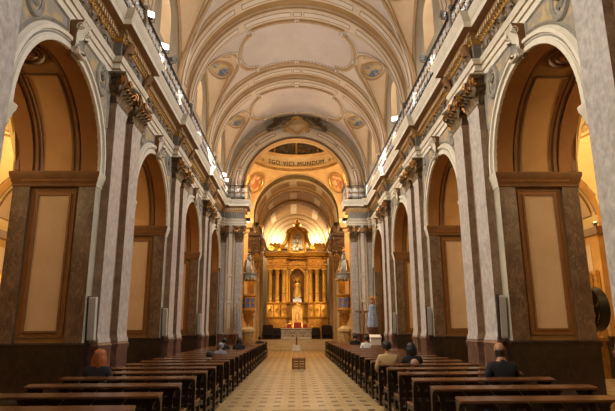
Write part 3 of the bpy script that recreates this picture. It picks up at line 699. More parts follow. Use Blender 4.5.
# ================================================================== things
ORD = ['nearest', 'second', 'third', 'fourth', 'fifth', 'sixth', 'seventh', 'eighth', 'ninth', 'tenth', 'eleventh', 'twelfth', 'thirteenth', 'fourteenth', 'fifteenth', 'sixteenth', 'seventeenth', 'eighteenth', 'nineteenth', 'twentieth', 'twenty-first', 'twenty-second', 'twenty-third', 'twenty-fourth']
def ident(p): return p
def capital_mesh(y0, y1, x0, x1, z0, z1):
    """carved leafy capital; front face looks along +x"""
    mb = MB(); h = z1 - z0; wd = y1 - y0; ym = (y0 + y1) / 2
    rows = []
    for t, e in ((0, .03), (.05, .04), (.07, .01), (.4, .02), (.7, .06), (.86, .10)):
        rows.append([(x0, y0 - e, z0 + h * t), (x1 + e, y0 - e, z0 + h * t), (x1 + e, y1 + e, z0 + h * t), (x0, y1 + e, z0 + h * t)])
    mb.grid(rows, 0, cu=True)
    F = lambda p: (x1 + p[2], p[0], p[1])
    n = 3 if wd < .5 else 4
    for i in range(n): leaf(mb, F, y0 + wd * (i + .5) / n, z0 + h * .05, wd / n * 1.15, h * .42, .55, .03, 0, 0)
    for i in range(n + 1): leaf(mb, F, y0 + wd * i / n, z0 + h * .08, wd / n * 1.0, h * .66, .42, .05, 0, 0)
    for sy, ye in ((-1, y0), (1, y1)):
        G = lambda p: (p[0], ye + sy * p[2], p[1]); xm = (max(x0, 0) + x1) / 2
        leaf(mb, G, xm, z0 + h * .06, .16, h * .45, .5, .03, 0, 0); leaf(mb, G, xm + .02, z0 + h * .1, .17, h * .68, .4, .05, 0, 0)
        D = Vector((1, sy, 0)).normalized()
        C = lambda p: tuple(Vector((x1 + .02, ye + sy * .02, 0)) + D * p[0] + Vector((0, 0, p[1])) + Vector((-D.y, D.x, 0)) * p[2])
        for cc in (-.03, .03): spiral(mb, C, .13, z0 + h * .74, .115, 1.7, .026, -1, 2.2, cc, 20, 1, 0)
        leaf(mb, C, .04, z0 + h * .25, .13, h * .5, .5, .02, 0, 1)
        F2 = lambda p: (x1 + .08 + p[2], p[0], p[1])
        spiral(mb, F2, ym + sy * wd * .17, z0 + h * .74, .09, 1.6, .02, sy, 1.57, .02, 16, 1)
    for q in range(7): mb.ball(F((ym + .06 * math.cos(q * .9), z0 + h * .92 + .06 * math.sin(q * .9), .17)), .035, 5, 3, 1)
    rows = []
    for t, e in ((.86, .10), (.87, .16), (.92, .18), (.94, .21), (1.0, .22), (1.0, .1)):
        r = []
        for yy, dx in ((y0 - e, e), (y0 + wd * .25, e * .72), (ym, e * .6), (y1 - wd * .25, e * .72), (y1 + e, e)): r.append((x1 + dx, yy, z0 + h * t))
        rows.append([(x0, y0 - e, z0 + h * t)] + r + [(x0, y1 + e, z0 + h * t)])
    mb.grid(rows, 0)
    return mb
def plinth_mesh(y0, y1, x1, H):
    mb = MB(); rows = []
    for z, e in ((0, .06), (.2, .06), (.23, .04), (H - .16, .03), (H - .12, .05), (H - .05, .06), (H - .03, .045), (H, .02)):
        rows.append([(-.02, y0 - e, z), (x1 + e, y0 - e, z), (x1 + e, y1 + e, z), (-.02, y1 + e, z)])
    mb.grid(rows, 0, cu=True); mb.add(rows[-1], [(0, 1, 2, 3)])
    return mb
def shaft_mesh(y0, y1, x1, z0, z1):
    mb = MB(); rows = []
    for z, e in ((z0, .035), (z0 + .06, .03), (z0 + .12, .005), (z0 + .2, 0), (z1 - .1, 0), (z1 - .06, .02), (z1, .02)):
        rows.append([(-.02, y0 - e, z), (x1 + e, y0 - e, z), (x1 + e, y1 + e, z), (-.02, y1 + e, z)])
    mb.grid(rows, fm=lambda i, j: 0 if j == 1 else 1, cu=True)
    return mb
ZB, ZK, ZT = 1.33, 6.54, 7.23
root = empty('paired_pilaster')
for y0, y1 in ((-.945, -.26), (.26, .945)):
    plinth_mesh(y0, y1, .18, ZB).build('plinth', M_REDMAR, root)
    shaft_mesh(y0, y1, .18, ZB, ZK).build('shaft', [M_PINK, M_REVEAL], root)
    capital_mesh(y0, y1, -.02, .18, ZK, ZT).build('capital', [M_BRONZE, M_LEAF], root)
mb = MB(); mb.box(-.02, .03, -.26, .26, 0, ZT, 0); mb.box(-.02, .08, -.26, .26, 0, ZB, 0); mb.build('back_panel', M_REVEAL, root, smooth=0)
freeze(root)
place = {0: 'cut off by the photo edge', 1: 'first whole pair from the camera', 2: 'second whole pair from the camera', 3: 'farthest pair before the crossing'}
first = True
for i, p in enumerate(PIERS[1:]):
    for s, side in ((-1, 'left'), (1, 'right')):
        o = root if first else copy_tree(root); first = False
        o.location = (s * XW, p, 0); o.rotation_euler.z = 0 if s < 0 else PI
        tag(o, 'paired tall pale marble pilasters on the %s wall, %s' % (side, place[i]), 'pilaster', 'paired pilasters along the nave walls')
# single pilasters on the crossing wall
for s, side in ((-1, 'left'), (1, 'right')):
    for nm, xc, hw, lab in (('inner', 3.23, .17, 'narrow pale marble pilaster at the %s corner of the crossing arch, beside the pulpit' % side), ('outer', 4.12, .11, 'slim pilaster in the %s far corner of the nave, beside the white panelled strip' % side)):
        r = empty('corner_pilaster', (s * xc, YE - .0, 0), lab, 'pilaster', 'corner pilasters at the crossing')
        rot = lambda p: (p[1], -p[0], p[2])
        for nm2, m_, ms in (('plinth', plinth_mesh(-hw, hw, .2, ZB), [M_REDMAR]), ('shaft', shaft_mesh(-hw, hw, .2, ZB, ZK - .25), [M_PINK, M_PINK]), ('capital', capital_mesh(-hw, hw, -.02, .2, ZK - .25, ZT), [M_BRONZE, M_LEAF])):
            q = MB(); q.merge(m_, rot); q.build(nm2, ms, r, world=False)

# keystone consoles over the arches
root = empty('keystone_console')
mb = MB(); prof = []
for i in range(17):
    t = i / 16; prof.append((.07 + .20 * t ** 1.6 + .03 * math.sin(t * PI * 2), 6.52 + .72 * t))
for sy in (-.15, .15): pass
rows = [[(-.02, y, z) for y in (-.13 - .03 * i / 16, .13 + .03 * i / 16)] for i, (x, z) in enumerate(prof)]
fr = [[(x, y * (.85 + .15 * i / 16), z) for y in (-.155, -.12, -.05, 0, .05, .12, .155)] for i, (x, z) in enumerate(prof)]
for r in fr:
    for j, d in enumerate((0, .0, -.025, -.01, -.025, .0, 0)): r[j] = (r[j][0] + d, r[j][1], r[j][2])
mb.grid(fr, 0); mb.grid([[f[0] for f in fr], [(-.02, f[0][1], f[0][2]) for f in fr]], 1); mb.grid([[f[-1] for f in fr], [(-.02, f[-1][1], f[-1][2]) for f in fr]], 1)
mb.add([fr[0][0], fr[0][-1], (-.02, fr[0][-1][1], fr[0][0][2]), (-.02, fr[0][0][1], fr[0][0][2])], [(0, 1, 2, 3)], 1)
mb.build('console_body', [M_CREAM, M_BROWN], root)
for y in (-.15, .15):
    mb = MB(); F = lambda p, y=y: (p[0], y + p[2], p[1])
    spiral(mb, F, .14, 6.62, .075, 1.6, .02, 1, .5, 0, 18); mb.build('scroll', M_CREAM, root)
    mb = MB(); spiral(mb, F, .2, 7.12, .085, 1.6, .02, -1, -.5, 0, 18); mb.build('scroll', M_CREAM, root)
mb = MB(); mb.tube([(.16, -.14, 6.6), (.16, .14, 6.6)], .06, 8); mb.build('roll', M_CREAM, root)
mb = MB(); leaf(mb, lambda p: (.13 + p[2], p[0], 6.5 - p[1] * .3 + .2), 0, 0, .22, .5, .3); leaf(mb, lambda p: (.15 + p[2], p[0], p[1]), 0, 6.66, .2, .3, .5)
mb.build('leaf', M_GREY, root); freeze(root)
first = True
for i, yc in enumerate(MIDS[1:]):
    for s, side in ((-1, 'left'), (1, 'right')):
        o = root if first else copy_tree(root); first = False
        o.location = (s * XW, yc, 0); o.rotation_euler.z = 0 if s < 0 else PI
        tag(o, 'scrolled keystone console above the %s arch in the %s wall' % (ORD[i], side), 'keystone', 'keystone consoles on the nave arches')

# relief roundels in the spandrels
root = empty('relief_roundel')
mb = MB(); mb.lathe([(.2, 0), (.2, .03), (.24, .06), (.28, .05), (.3, .02), (.31, 0)], (0, 0, 0), 28); R90 = lambda p: (p[2], p[0], p[1] * 1.25)
q = MB(); q.merge(mb, R90); q.build('rim', M_GREY, root)
q = MB(); t = MB(); t.lathe([(.0, .015), (.21, .015)], (0, 0, 0), 28); q.merge(t, R90); q.build('ground', M_SPAN, root)
q = MB(); q.ball((.03, .0, .06), (.06, .075, .095), 10, 8); q.ball((.03, .02, .14), (.05, .07, .05), 8, 5); q.ball((.07, -.07, .05), (.03, .03, .03), 6, 4)
rows = [[(.02 + .04 * math.sin(a) * k, .13 * math.cos(a) * k + .01, -.06 - .13 * (1 - k) - .05 * abs(math.cos(a))) for a in [PI * j / 8 for j in range(9)]] for k in (.35, .6, .85, 1.0)]
q.grid(rows)
for j in range(8): q.ball((.03, .09 * math.cos(j), .09 + .07 * math.sin(j)), .03, 5, 3)
q.build('bust', M_FRIEZE, root); freeze(root)
first = True
for i, yc in enumerate(MIDS[1:]):
    for s, side in ((-1, 'left'), (1, 'right')):
        for k, kn in ((-1, 'near'), (1, 'far')):
            if i == 3 and k == 1: continue
            o = root if first else copy_tree(root); first = False
            a = math.radians(54); o.location = (s * (XW - .015), yc + k * 2.52 * math.cos(a), ZS + 2.42 * math.sin(a)); o.rotation_euler.z = 0 if s < 0 else PI
            tag(o, 'oval grey relief roundel on the %s wall, %s side of the %s arch' % (side, kn, ORD[i]), 'roundel', 'relief roundels beside the arches')

# painted roundels in the lunettes of the vault
first = True
for i, yc in enumerate(MIDS[2:5]):
    for s, side in ((-1, 'left'), (1, 'right')):
        def lp(da, db, lift, yc=yc, s=s):
            dy = .58 + db; z = lun_z(dy); x1 = math.sqrt(VR ** 2 - (lun_z(.58) - VZ) ** 2); x = x1 + (4.2 - x1) * .5 + da
            n = Vector((0, (lun_z(dy - .02) - lun_z(dy + .02)) / .04, 1)).normalized()
            return (s * x, yc + dy - n.y * lift, z - n.z * lift)
        r = empty('painted_roundel', lp(0, 0, 0), 'painted oval roundel in the %s ceiling lunette, %s one from the camera' % (side, ORD[i]), 'roundel', 'painted roundels in the vault lunettes')
        A = [2 * PI * j / 28 for j in range(28)]
        mb = MB()
        for rr, tr in ((.54, .045), (.42, .035)): mb.tube([lp(rr * math.cos(a), rr * .95 * math.sin(a), .02) for a in A], tr, 6, True)
        mb.build('rim', M_MOULD, r)
        mb = MB(); mb.grid([[lp(t * math.cos(a), t * .95 * math.sin(a), .02) for a in A] for t in (.01, .2, .405)], cu=True, fm=lambda u, v: 0)
        mb.build('painted_field', mat('roundel_paint', '#5f6f86', '#d2b469', 3.2, .7, lo=.4, hi=.6, c3='#b7a894'), r)

# iron balcony railings on the cornice
def railing(L):
    r = empty('balcony_railing')
    mb = MB(); mb.tube([(0, -L / 2, .8), (0, L / 2, .8)], .03, 8); mb.tube([(0, -L / 2, .72), (0, L / 2, .72)], .014, 5); mb.build('handrail', M_IRON, r)
    mb = MB(); mb.tube([(0, -L / 2, .07), (0, L / 2, .07)], .02, 6); mb.build('bottom_rail', M_IRON, r)
    n = max(1, int(L / .33)); w_ = L / n; mb = MB(); F = lambda p: (p[2], p[0], p[1])
    mb.tube([(0, -w_ / 2, 0), (0, -w_ / 2, .8)], .012, 5, mi=1); mb.tube([(0, -w_ / 2, .4), (0, w_ / 2, .4)], .01, 4, mi=1)
    for sa in (-1, 1):
        spiral(mb, F, sa * .08, .55, (.10), 1.5, .026, sa, 1.6, 0, 14, 0, seg=4); spiral(mb, F, sa * .08, .25, (.10), 1.5, .026, -sa, -1.6, 0, 14, 0, seg=4)
    mb.ball((0, 0, .4), (.03, .05, .05), 6, 4, 2); mb.ball((0, -w_ / 2, .4), .03, 5, 4, 2); leaf(mb, F, 0, .58, .1, .14, .3, mi=2)
    p0 = mb.build('scroll_panel', [M_SILVER, M_IRON, M_GILT], r)
    for i in range(n):
        p = p0 if i == 0 else p0.copy()
        if i: COL.objects.link(p); p.parent = r
        p.location = (0, -L / 2 + (i + .5) * w_, 0)
    mb = MB(); mb.bbox(-.05, .05, -L / 2 - .06, -L / 2 + .06, 0, .86, .01); mb.ball((0, -L / 2, .93), .07, 8, 6); mb.build('post', M_GREY, r)
    return freeze(r)
zr = 8.735
proto = railing(6.007 - .14)
first = True
for i, yc in enumerate(MIDS[1:4]):
    for s, side in ((-1, 'left'), (1, 'right')):
        o = proto if first else copy_tree(proto); first = False
        o.location = (s * 3.93, yc, zr); o.rotation_euler.z = 0 if s < 0 else PI
        tag(o, 'scrolled iron railing on the %s cornice above the %s arch from the camera' % (side, ORD[i]), 'railing', 'railings along the cornices')
for s, side in ((-1, 'left'), (1, 'right')):
    o = railing(4.55); o.location = (s * 3.93, 26.38, zr); o.rotation_euler.z = 0 if s < 0 else PI
    tag(o, 'scrolled iron railing on the %s cornice, last stretch before the crossing' % side, 'railing', 'railings along the cornices')
    o = railing(1.25); o.location = (s * 2.76, YE + .35, zr); o.rotation_euler.z = 0 if s < 0 else PI
    tag(o, 'short iron railing turning inwards under the crossing arch on the %s' % side, 'railing', 'railings along the cornices')
    o = railing(1.1); o.location = (s * 3.35, YE - .36, zr); o.rotation_euler.z = -PI / 2
    tag(o, 'short iron railing facing the camera at the %s foot of the crossing arch' % side, 'railing', 'railings along the cornices')

# floodlights clamped on the railings
def flood(loc, aim, lit, label):
    r = empty('floodlight', loc, label, 'floodlight', 'floodlights on the cornice railings')
    d = Vector(aim).normalized(); q = d.to_track_quat('Y', 'Z').to_matrix().to_4x4()
    T = lambda p: tuple(q @ Vector(p) * .8)
    mb = MB(); t = MB(); rows = [[(x * k, y, z * k) for x, z in ((-.17, -.12), (.17, -.12), (.17, .12), (-.17, .12))] for y, k in ((-.14, .55), (-.1, .7), (.06, 1), (.1, 1.05), (.1, .94), (.07, .92))]
    t.grid(rows, cu=True); t.add(rows[0], [(0, 1, 2, 3)]); mb.merge(t, T); mb.build('housing', M_STEEL, r, world=False)
    mb = MB(); t = MB(); t.quad((-.155, .075, -.11), (.155, .075, -.11), (.155, .075, .11), (-.155, .075, .11)); mb.merge(t, T)
    mb.build('lens', M_LAMP if lit else M_SPK, r, world=False)
    mb = MB(); mb.tube([T((-.19, 0, 0)), (T((-.19, 0, 0))[0], T((-.19, 0, 0))[1], -.16), (T((.19, 0, 0))[0], T((.19, 0, 0))[1], -.16), T((.19, 0, 0))], .012, 5); mb.tube([(0, 0, -.16), (0, 0, zr - loc[2] + .78 if zr + .78 < loc[2] else -.3)], .018, 6); mb.build('bracket', M_IRON, r, world=False)
    return r
flood((-3.93, 12.3, 9.62), (.5, -.8, .1), True, 'lit white floodlight on the left railing, nearest to the camera')
flood((-3.93, 13.9, 9.62), (.5, -.8, .05), True, 'lit white floodlight on the left railing, second from the camera')
flood((-3.90, 14.8, 9.74), (.3, .8, .5), False, 'grey floodlight housing turned away on the left railing, just past two lit ones')
flood((3.93, 12.3, 9.72), (-.3, .8, .5), False, 'grey floodlight housing on the right railing, nearest to the camera')
flood((3.93, 14.6, 9.72), (-.3, .8, .5), False, 'grey floodlight housing on the right railing, second from the camera')
flood((3.93, 19.5, 9.74), (-.5, -.8, .0), True, 'lit round-looking floodlight on the right railing halfway down the nave')
flood((-3.93, 26.9, 9.60), (.5, -.8, .0), True, 'lit floodlight on the left railing near the crossing, upper of two')
flood((-3.93, 27.9, 9.60), (.5, -.8, .0), True, 'lit floodlight on the left railing near the crossing, lower of two')

# slim loudspeaker columns on the piers
root = empty('column_loudspeaker')
mb = MB(); mb.bbox(-.07, .07, -.055, .055, 0, .86, .012); mb.build('cabinet', M_SPK, root)
mb = MB(); mb.bbox(-.058, .058, -.064, -.05, .03, .83, .004); mb.build('grille', mat('grille_cloth', '#a5a39b', '#b0aea6', 60, .8), root)
mb = MB(); mb.box(-.03, .03, .04, .13, .1, .16); mb.box(-.03, .03, .04, .13, .68, .74); mb.box(.072, .09, -.05, .06, -.03, .88); mb.build('bracket', M_BLACK, root, smooth=0); freeze(root)
first = True
for i, p in enumerate(PIERS[2:]):
    for s, side in ((-1, 'left'), (1, 'right')):
        o = root if first else copy_tree(root); first = False
        o.location = (s * 4.17, p - 1.075, 1.38); o.rotation_euler = (math.radians(4), 0, 0 if s > 0 else 0)
        if s < 0: o.scale.x = -1
        tag(o, 'slim light grey loudspeaker column on the %s wall, beside the %s whole pilaster pair' % (side, ORD[i].replace('nearest', 'first')), 'loudspeaker', 'loudspeaker columns on the piers')

# cartouche on the crown of the crossing arch
r = empty('arch_cartouche', (0.02, YE - .12, 12.55), 'gilt cartouche with dark carved foliage and figures on top of the crossing arch', 'cartouche')
F = sub(((0.02, YE - .14, 13.30), (1, 0, 0), (0, 0, 1), (0, -1, 0)), 0)
mb = MB(); rows = [[F((k * .56 * math.cos(a) * (1 + .10 * math.cos(4 * a)), k * .42 * math.sin(a) * (1 + .12 * math.cos(4 * a)), .16 * (1 - k * k) + .03)) for a in [2 * PI * j / 32 for j in range(32)]] for k in (.02, .5, .85, 1)]
mb.grid(rows, cu=True); mb.build('shield', M_MOULD, r)
mb = MB(); lo = [F((.58 * math.cos(a) * (1 + .10 * math.cos(4 * a)), .49 * math.sin(a) * (1 + .12 * math.cos(4 * a)), .06)) for a in [2 * PI * j / 32 for j in range(32)]]; mb.tube(lo, .06, 6, True)
for sa in (-1, 1):
    for bb in (-.3, .3): spiral(mb, F, sa * .6, bb, .16, 1.6, .045, sa, 1.57 * (1 if bb > 0 else -1), .06, 16)
for q in range(5): leaf(mb, F, (q - 2) * .12, .38, .14, .2, .4, .04, -(q - 2) * .25)
mb.build('frame', M_GILT, r)
for sa in (-1, 1):
    mb = MB()
    for i in range(9):
        t = i / 8; a0 = sa * (.62 + .95 * t); b0 = .12 - .42 * t ** 1.4
        for q in range(4): leaf(mb, F, a0, b0 - .04, .17, .42 - .10 * t, .6, .08 + .05 * q, -sa * (q * .75 - .6) , 0)
        spiral(mb, F, a0, b0 + .02 + .08 * (-1) ** i, .12, 1.5, .035, sa, i, .2, 14)
    mb.ball(F((sa * .98, .32, .16)), (.11, .11, .13), 8, 6); mb.ball(F((sa * .98, .08, .14)), (.17, .13, .22), 8, 6)
    mb.tube([F((sa * .9, .16, .2)), F((sa * .75, .22, .24)), F((sa * .62, .30, .2))], [.06, .05, .035], 6); mb.tube([F((sa * 1.05, -.05, .16)), F((sa * 1.25, -.2, .22)), F((sa * 1.5, -.3, .14))], [.1, .08, .05], 6)
    for q in range(3): leaf(mb, F, sa * 1.08, .15 + q * .02, .16, .5, .3, .1, -sa * (.7 + q * .3))
    mb.build('carved_figure', mat('dark_bronze_carving', '#5a452c', '#98805a', 8, .5), r)

# lettering round the drum
r = empty('drum_inscription', (0, CY + CH - .1, zt + .6), 'dark Latin lettering on the pale band around the dome drum', 'inscription')
cu = bpy.data.curves.new('lettering', 'FONT'); cu.body = 'EGO VICI MUNDUM'; cu.size = .43; cu.align_x = 'CENTER'; cu.extrude = .012; cu.space_character = 1.14; cu.space_word = 1.15
to = bpy.data.objects.new('lettering_source', cu); COL.objects.link(to); bpy.context.view_layer.update()
me = bpy.data.meshes.new_from_object(to.evaluated_get(bpy.context.evaluated_depsgraph_get())); COL.objects.unlink(to); bpy.data.objects.remove(to)
bm = bmesh.new(); bm.from_mesh(me); bmesh.ops.subdivide_edges(bm, edges=[e for e in bm.edges if e.calc_length() > .15], cuts=2); bm.to_mesh(me); bm.free()
Rt = CH - .06
for v in me.vertices:
    a = PI / 2 - v.co.x / Rt; rr = Rt - v.co.z
    v.co = (rr * math.cos(a) - r.location.x, CY + rr * math.sin(a) - r.location.y, zt + .58 + v.co.y - r.location.z)
me.materials.clear(); me.materials.append(mat('dark_lettering', '#3a2612', None, rough=.6)); lo_ = bpy.data.objects.new('letters', me); COL.objects.link(lo_); lo_.parent = r
mb = MB()
for sa in (-1, 1):
    for i in range(4):
        th = PI / 2 - sa * (.82 + .13 * i); P0 = Vector((Rt * math.cos(th), CY + Rt * math.sin(th), zt + .74)); rad = Vector((math.cos(th), math.sin(th), 0))
        F = sub((P0 - rad * .01, (-rad.y * -1, -rad.x, 0), (0, 0, 1), -rad), 0)
        spiral(mb, F, 0, 0, .15, 1.5, .025, 1 if i % 2 else -1, 0, 0, 14); leaf(mb, F, 0, -.15, .14, .26, .2)
mb.build('side_scrolls', M_GILT, r)

# painted roundels in the far pendentives
M_FRESCO = mat('pendentive_fresco', '#a8744a', '#e0c08c', 3.2, .7, lo=.4, hi=.6, c3='#c98e62')
for s, side in ((-1, 'left'), (1, 'right')):
    th = PI / 2 - s * (PI / 4 + .06)
    zc = zt - .85; Rr = math.sqrt(Rs ** 2 - (zc - ZC) ** 2); P0 = Vector((Rr * math.cos(th), CY + Rr * math.sin(th), zc)); n = (Vector((0, CY, ZC)) - P0).normalized()
    A = Vector((0, 0, 1)).cross(n).normalized(); B = n.cross(A)
    def pp(a, b, lift, P0=P0, A=A, B=B):
        q = P0 + A * a + B * b; d = (q - Vector((0, CY, ZC))).normalized(); return tuple(Vector((0, CY, ZC)) + d * (Rs - lift))
    r = empty('fresco_roundel', tuple(P0), 'round fresco of a seated saint in a gilt ring, %s of the drum lettering' % side, 'roundel', 'fresco roundels in the pendentives')
    AN = [2 * PI * j / 32 for j in range(32)]
    mb = MB(); mb.tube([pp(.70 * math.cos(a), .78 * math.sin(a), .03) for a in AN], .06, 6, True); mb.tube([pp(.55 * math.cos(a), .61 * math.sin(a), .03) for a in AN], .03, 5, True); mb.build('ring', M_GILT, r)
    mb = MB(); mb.grid([[pp(.62 * k * math.cos(a), .68 * k * math.sin(a), .02) for a in AN] for k in (.02, .5, 1)], cu=True); mb.build('fresco_ground', M_FRESCO, r)
    mb = MB(); mb.grid([[pp((.05 + .28 * math.cos(a) * k) * (1 + .2 * math.sin(3 * a)), -.12 + .38 * k * math.sin(a), .035) for a in AN] for k in (.02, .6, 1)], cu=True); mb.grid([[pp(.08 + .1 * k * math.cos(a), .34 + .12 * k * math.sin(a), .036) for a in AN] for k in (.02, 1)], cu=True, mi=1); mb.grid([[pp(-.2 + .14 * k * math.cos(a), .02 + .2 * k * math.sin(a), .037) for a in AN] for k in (.02, 1)], cu=True, mi=1)
    mb.build('painted_figure', [mat('fresco_robe', '#b5563a', '#c98a5c', 5, .7), mat('fresco_skin', '#e6c79a', '#d9b183', 5, .7)], r)

# ------------------------------------------------------------------ pulpits at the crossing piers
M_PULP = mat('pulpit_gilt_wood', '#a8742e', '#c8923e', 7, .4, .35)
M_SILVD = mat('dull_silver', '#6f6c66', '#98958c', 8, .4, .5)
M_TRIB = mat('tribune_walnut', '#382413', '#4e341b', 9, .45)
M_TRIBG = mat('tribune_dark_gilt', '#553a18', '#785624', 8, .42, .5)
def oct_(mb, prof, c=(0, 0, 0), mi=0, n=8): mb.lathe(prof, c, n, mi, PI / 8, 2 * PI + PI / 8)
for s, side in ((-1, 'left'), (1, 'right')):
    L0 = Vector((s * 2.80, YE2 + .9, 0)); r = empty('pulpit', L0, 'gilt octagonal pulpit with blue panels under a silver canopy, %s of the altar' % side, 'pulpit', 'pulpits at the crossing')
    L = (0, 0, 0); r.scale = (.92, .92, 1); bw = lambda m, n, ms, par=r: m.build(n, ms, par, world=False)
    m = MB(); oct_(m, [(.0, 0), (.5, 0), (.5, .12), (.42, .2), (.38, .3), (.38, 1.3), (.42, 1.36), (.5, 1.42), (.5, 1.56), (.34, 1.62), (.26, 1.7), (0, 1.72)])
    b = bw(m, 'pedestal', M_CLOTH if False else mat('pedestal_gilt_' + side, '#b99a62', '#d6bc88', 8, .5))
    m = MB()
    for q in range(8):
        a = PI / 4 * q; F = sub(((.37 * math.cos(a), .37 * math.sin(a), .8), (-math.sin(a), math.cos(a), 0), (0, 0, 1), (math.cos(a), math.sin(a), 0)), 0); carved(m, F, -.13, .13, -.45, .45, .22, q, .05)
    bw(m, 'carved_panels', M_GOLD, r).parent = b
    m = MB(); oct_(m, [(.12, 1.7), (.1, 1.8), (.13, 1.95), (.2, 2.2), (.34, 2.42), (.44, 2.5), (.46, 2.58)]); 
    for q in range(8):
        a = PI / 4 * q; F = sub(((.16 * math.cos(a), .16 * math.sin(a), 1.95), (-math.sin(a), math.cos(a), 0), (.35 * math.cos(a), .35 * math.sin(a), .9), (math.cos(a), math.sin(a), -.3)), 0); leaf(m, F, 0, 0, .16, .6, .2)
    bw(m, 'corbel', M_PULP)
    m = MB(); oct_(m, [(.46, 2.56), (.5, 2.6), (.5, 2.66), (.44, 2.7), (.43, 3.36), (.47, 3.4), (.52, 3.44), (.52, 3.52), (.4, 3.53), (.4, 2.8)]); pp_ = bw(m, 'parapet', M_PULP)
    for q in range(8):
        a = PI / 4 * q; F = sub(((.402 * math.cos(a), .402 * math.sin(a), 3.03), (-math.sin(a), math.cos(a), 0), (0, 0, 1), (math.cos(a), math.sin(a), 0)), 0)
        m = MB(); 
        for bb in (-.14, .15): m.add([F((x, bb + z, .012)) for x, z in ((-.09, -.11), (.09, -.11), (.09, .11), (-.09, .11))], [(0, 1, 2, 3)]); m.tube([F((x, bb + z, .012)) for x, z in ((-.1, -.12), (.1, -.12), (.1, .12), (-.1, .12))], .014, 4, True, 1)
        m.ball(F((0, 0, .02)), .03, 5, 4, 1)
        bw(m, 'blue_panel', [M_BLUE, M_GILT]).parent = pp_
    m = MB(); m.box(-.36 if s > 0 else .28, -.28 if s > 0 else .36, -.3, .3, 3.5, 4.45) if False else m.box(s * .34, s * .42, -.34, .34, 3.5, 4.42)
    m.tube([(s * .33, y, z) for y, z in ((-.26, 3.6), (.26, 3.6), (.26, 4.1), (.18, 4.25), (0, 4.32), (-.18, 4.25), (-.26, 4.1))], .025, 5, True, 1); bw(m, 'back_panel', [M_CARVE, M_GILT])
    m = MB(); oct_(m, [(0, 4.38), (.4, 4.38), (.46, 4.34), (.56, 4.38), (.56, 4.52), (.5, 4.58), (.52, 4.66), (.54, 4.72), (.5, 4.76), (.42, 4.86)], mi=0); 
    for q in range(16):
        a = PI / 8 * q; m.ball((.55 * math.cos(a), .55 * math.sin(a), 4.34), (.05, .05, .07), 5, 4, 1)
    bw(m, 'canopy', [M_SILVD, M_GILT])
    m = MB(); oct_(m, [(.42, 4.86), (.30, 5.1), (.24, 5.35), (.22, 5.5), (.25, 5.54), (.2, 5.6), (.12, 5.75), (.1, 5.85), (.13, 5.9), (.06, 5.96), (.06, 6.02)], mi=0)
    for q in range(8):
        a = PI / 4 * q + PI / 8; F = sub(((.5 * math.cos(a), .5 * math.sin(a), 4.78), (-math.sin(a), math.cos(a), 0), (0, 0, 1), (math.cos(a), math.sin(a), 0)), 0)
        leaf(m, F, 0, 0, .16, .2, .3, 0, 0, 1); m.tube([(rr * math.cos(a), rr * math.sin(a), z) for rr, z in ((.5, 4.8), (.4, 4.95), (.32, 5.2), (.27, 5.5))], .025, 5, mi=1)
    m.ball((0, 0, 6.1), .1, 8, 6, 1); m.ball((0, 0, 6.24), .05, 6, 5, 1); bw(m, 'canopy_crown', [M_SILVD, M_GILT])
    # flag beside the left pulpit
r = empty('flag', (-3.22, 28.72, 0), 'light blue and white flag hanging on a pole, left of the left pulpit', 'flag')
m = MB(); m.lathe([(0, 0), (.2, 0), (.2, .04), (.06, .08), (.03, .12)], (0, 0, 0), 14); m.tube([(0, 0, .1), (0, 0, 2.75)], .02, 8); m.ball((0, 0, 2.8), (.04, .04, .07), 8, 6); m.build('pole', M_GILT, r, world=False)
m = MB(); rows = []
for i in range(10):
    z = 2.62 - i * .16; rows.append([(.02 + .04 * math.sin(u * 9) * (.4 + i * .06) + .012 * i + u * .16, -.03 - .04 * math.cos(u * 9) * (.4 + i * .06), z - u * .22 - .03 * i * u) for u in [j / 15 for j in range(16)]])
m.grid(rows, fm=lambda i, j: 1 if 5 <= j < 10 else 0); m.build('cloth', [mat('sky_blue_cloth', '#7fa6cf', '#8fb4d8', 8, .8), M_CLOTH], r, world=False)

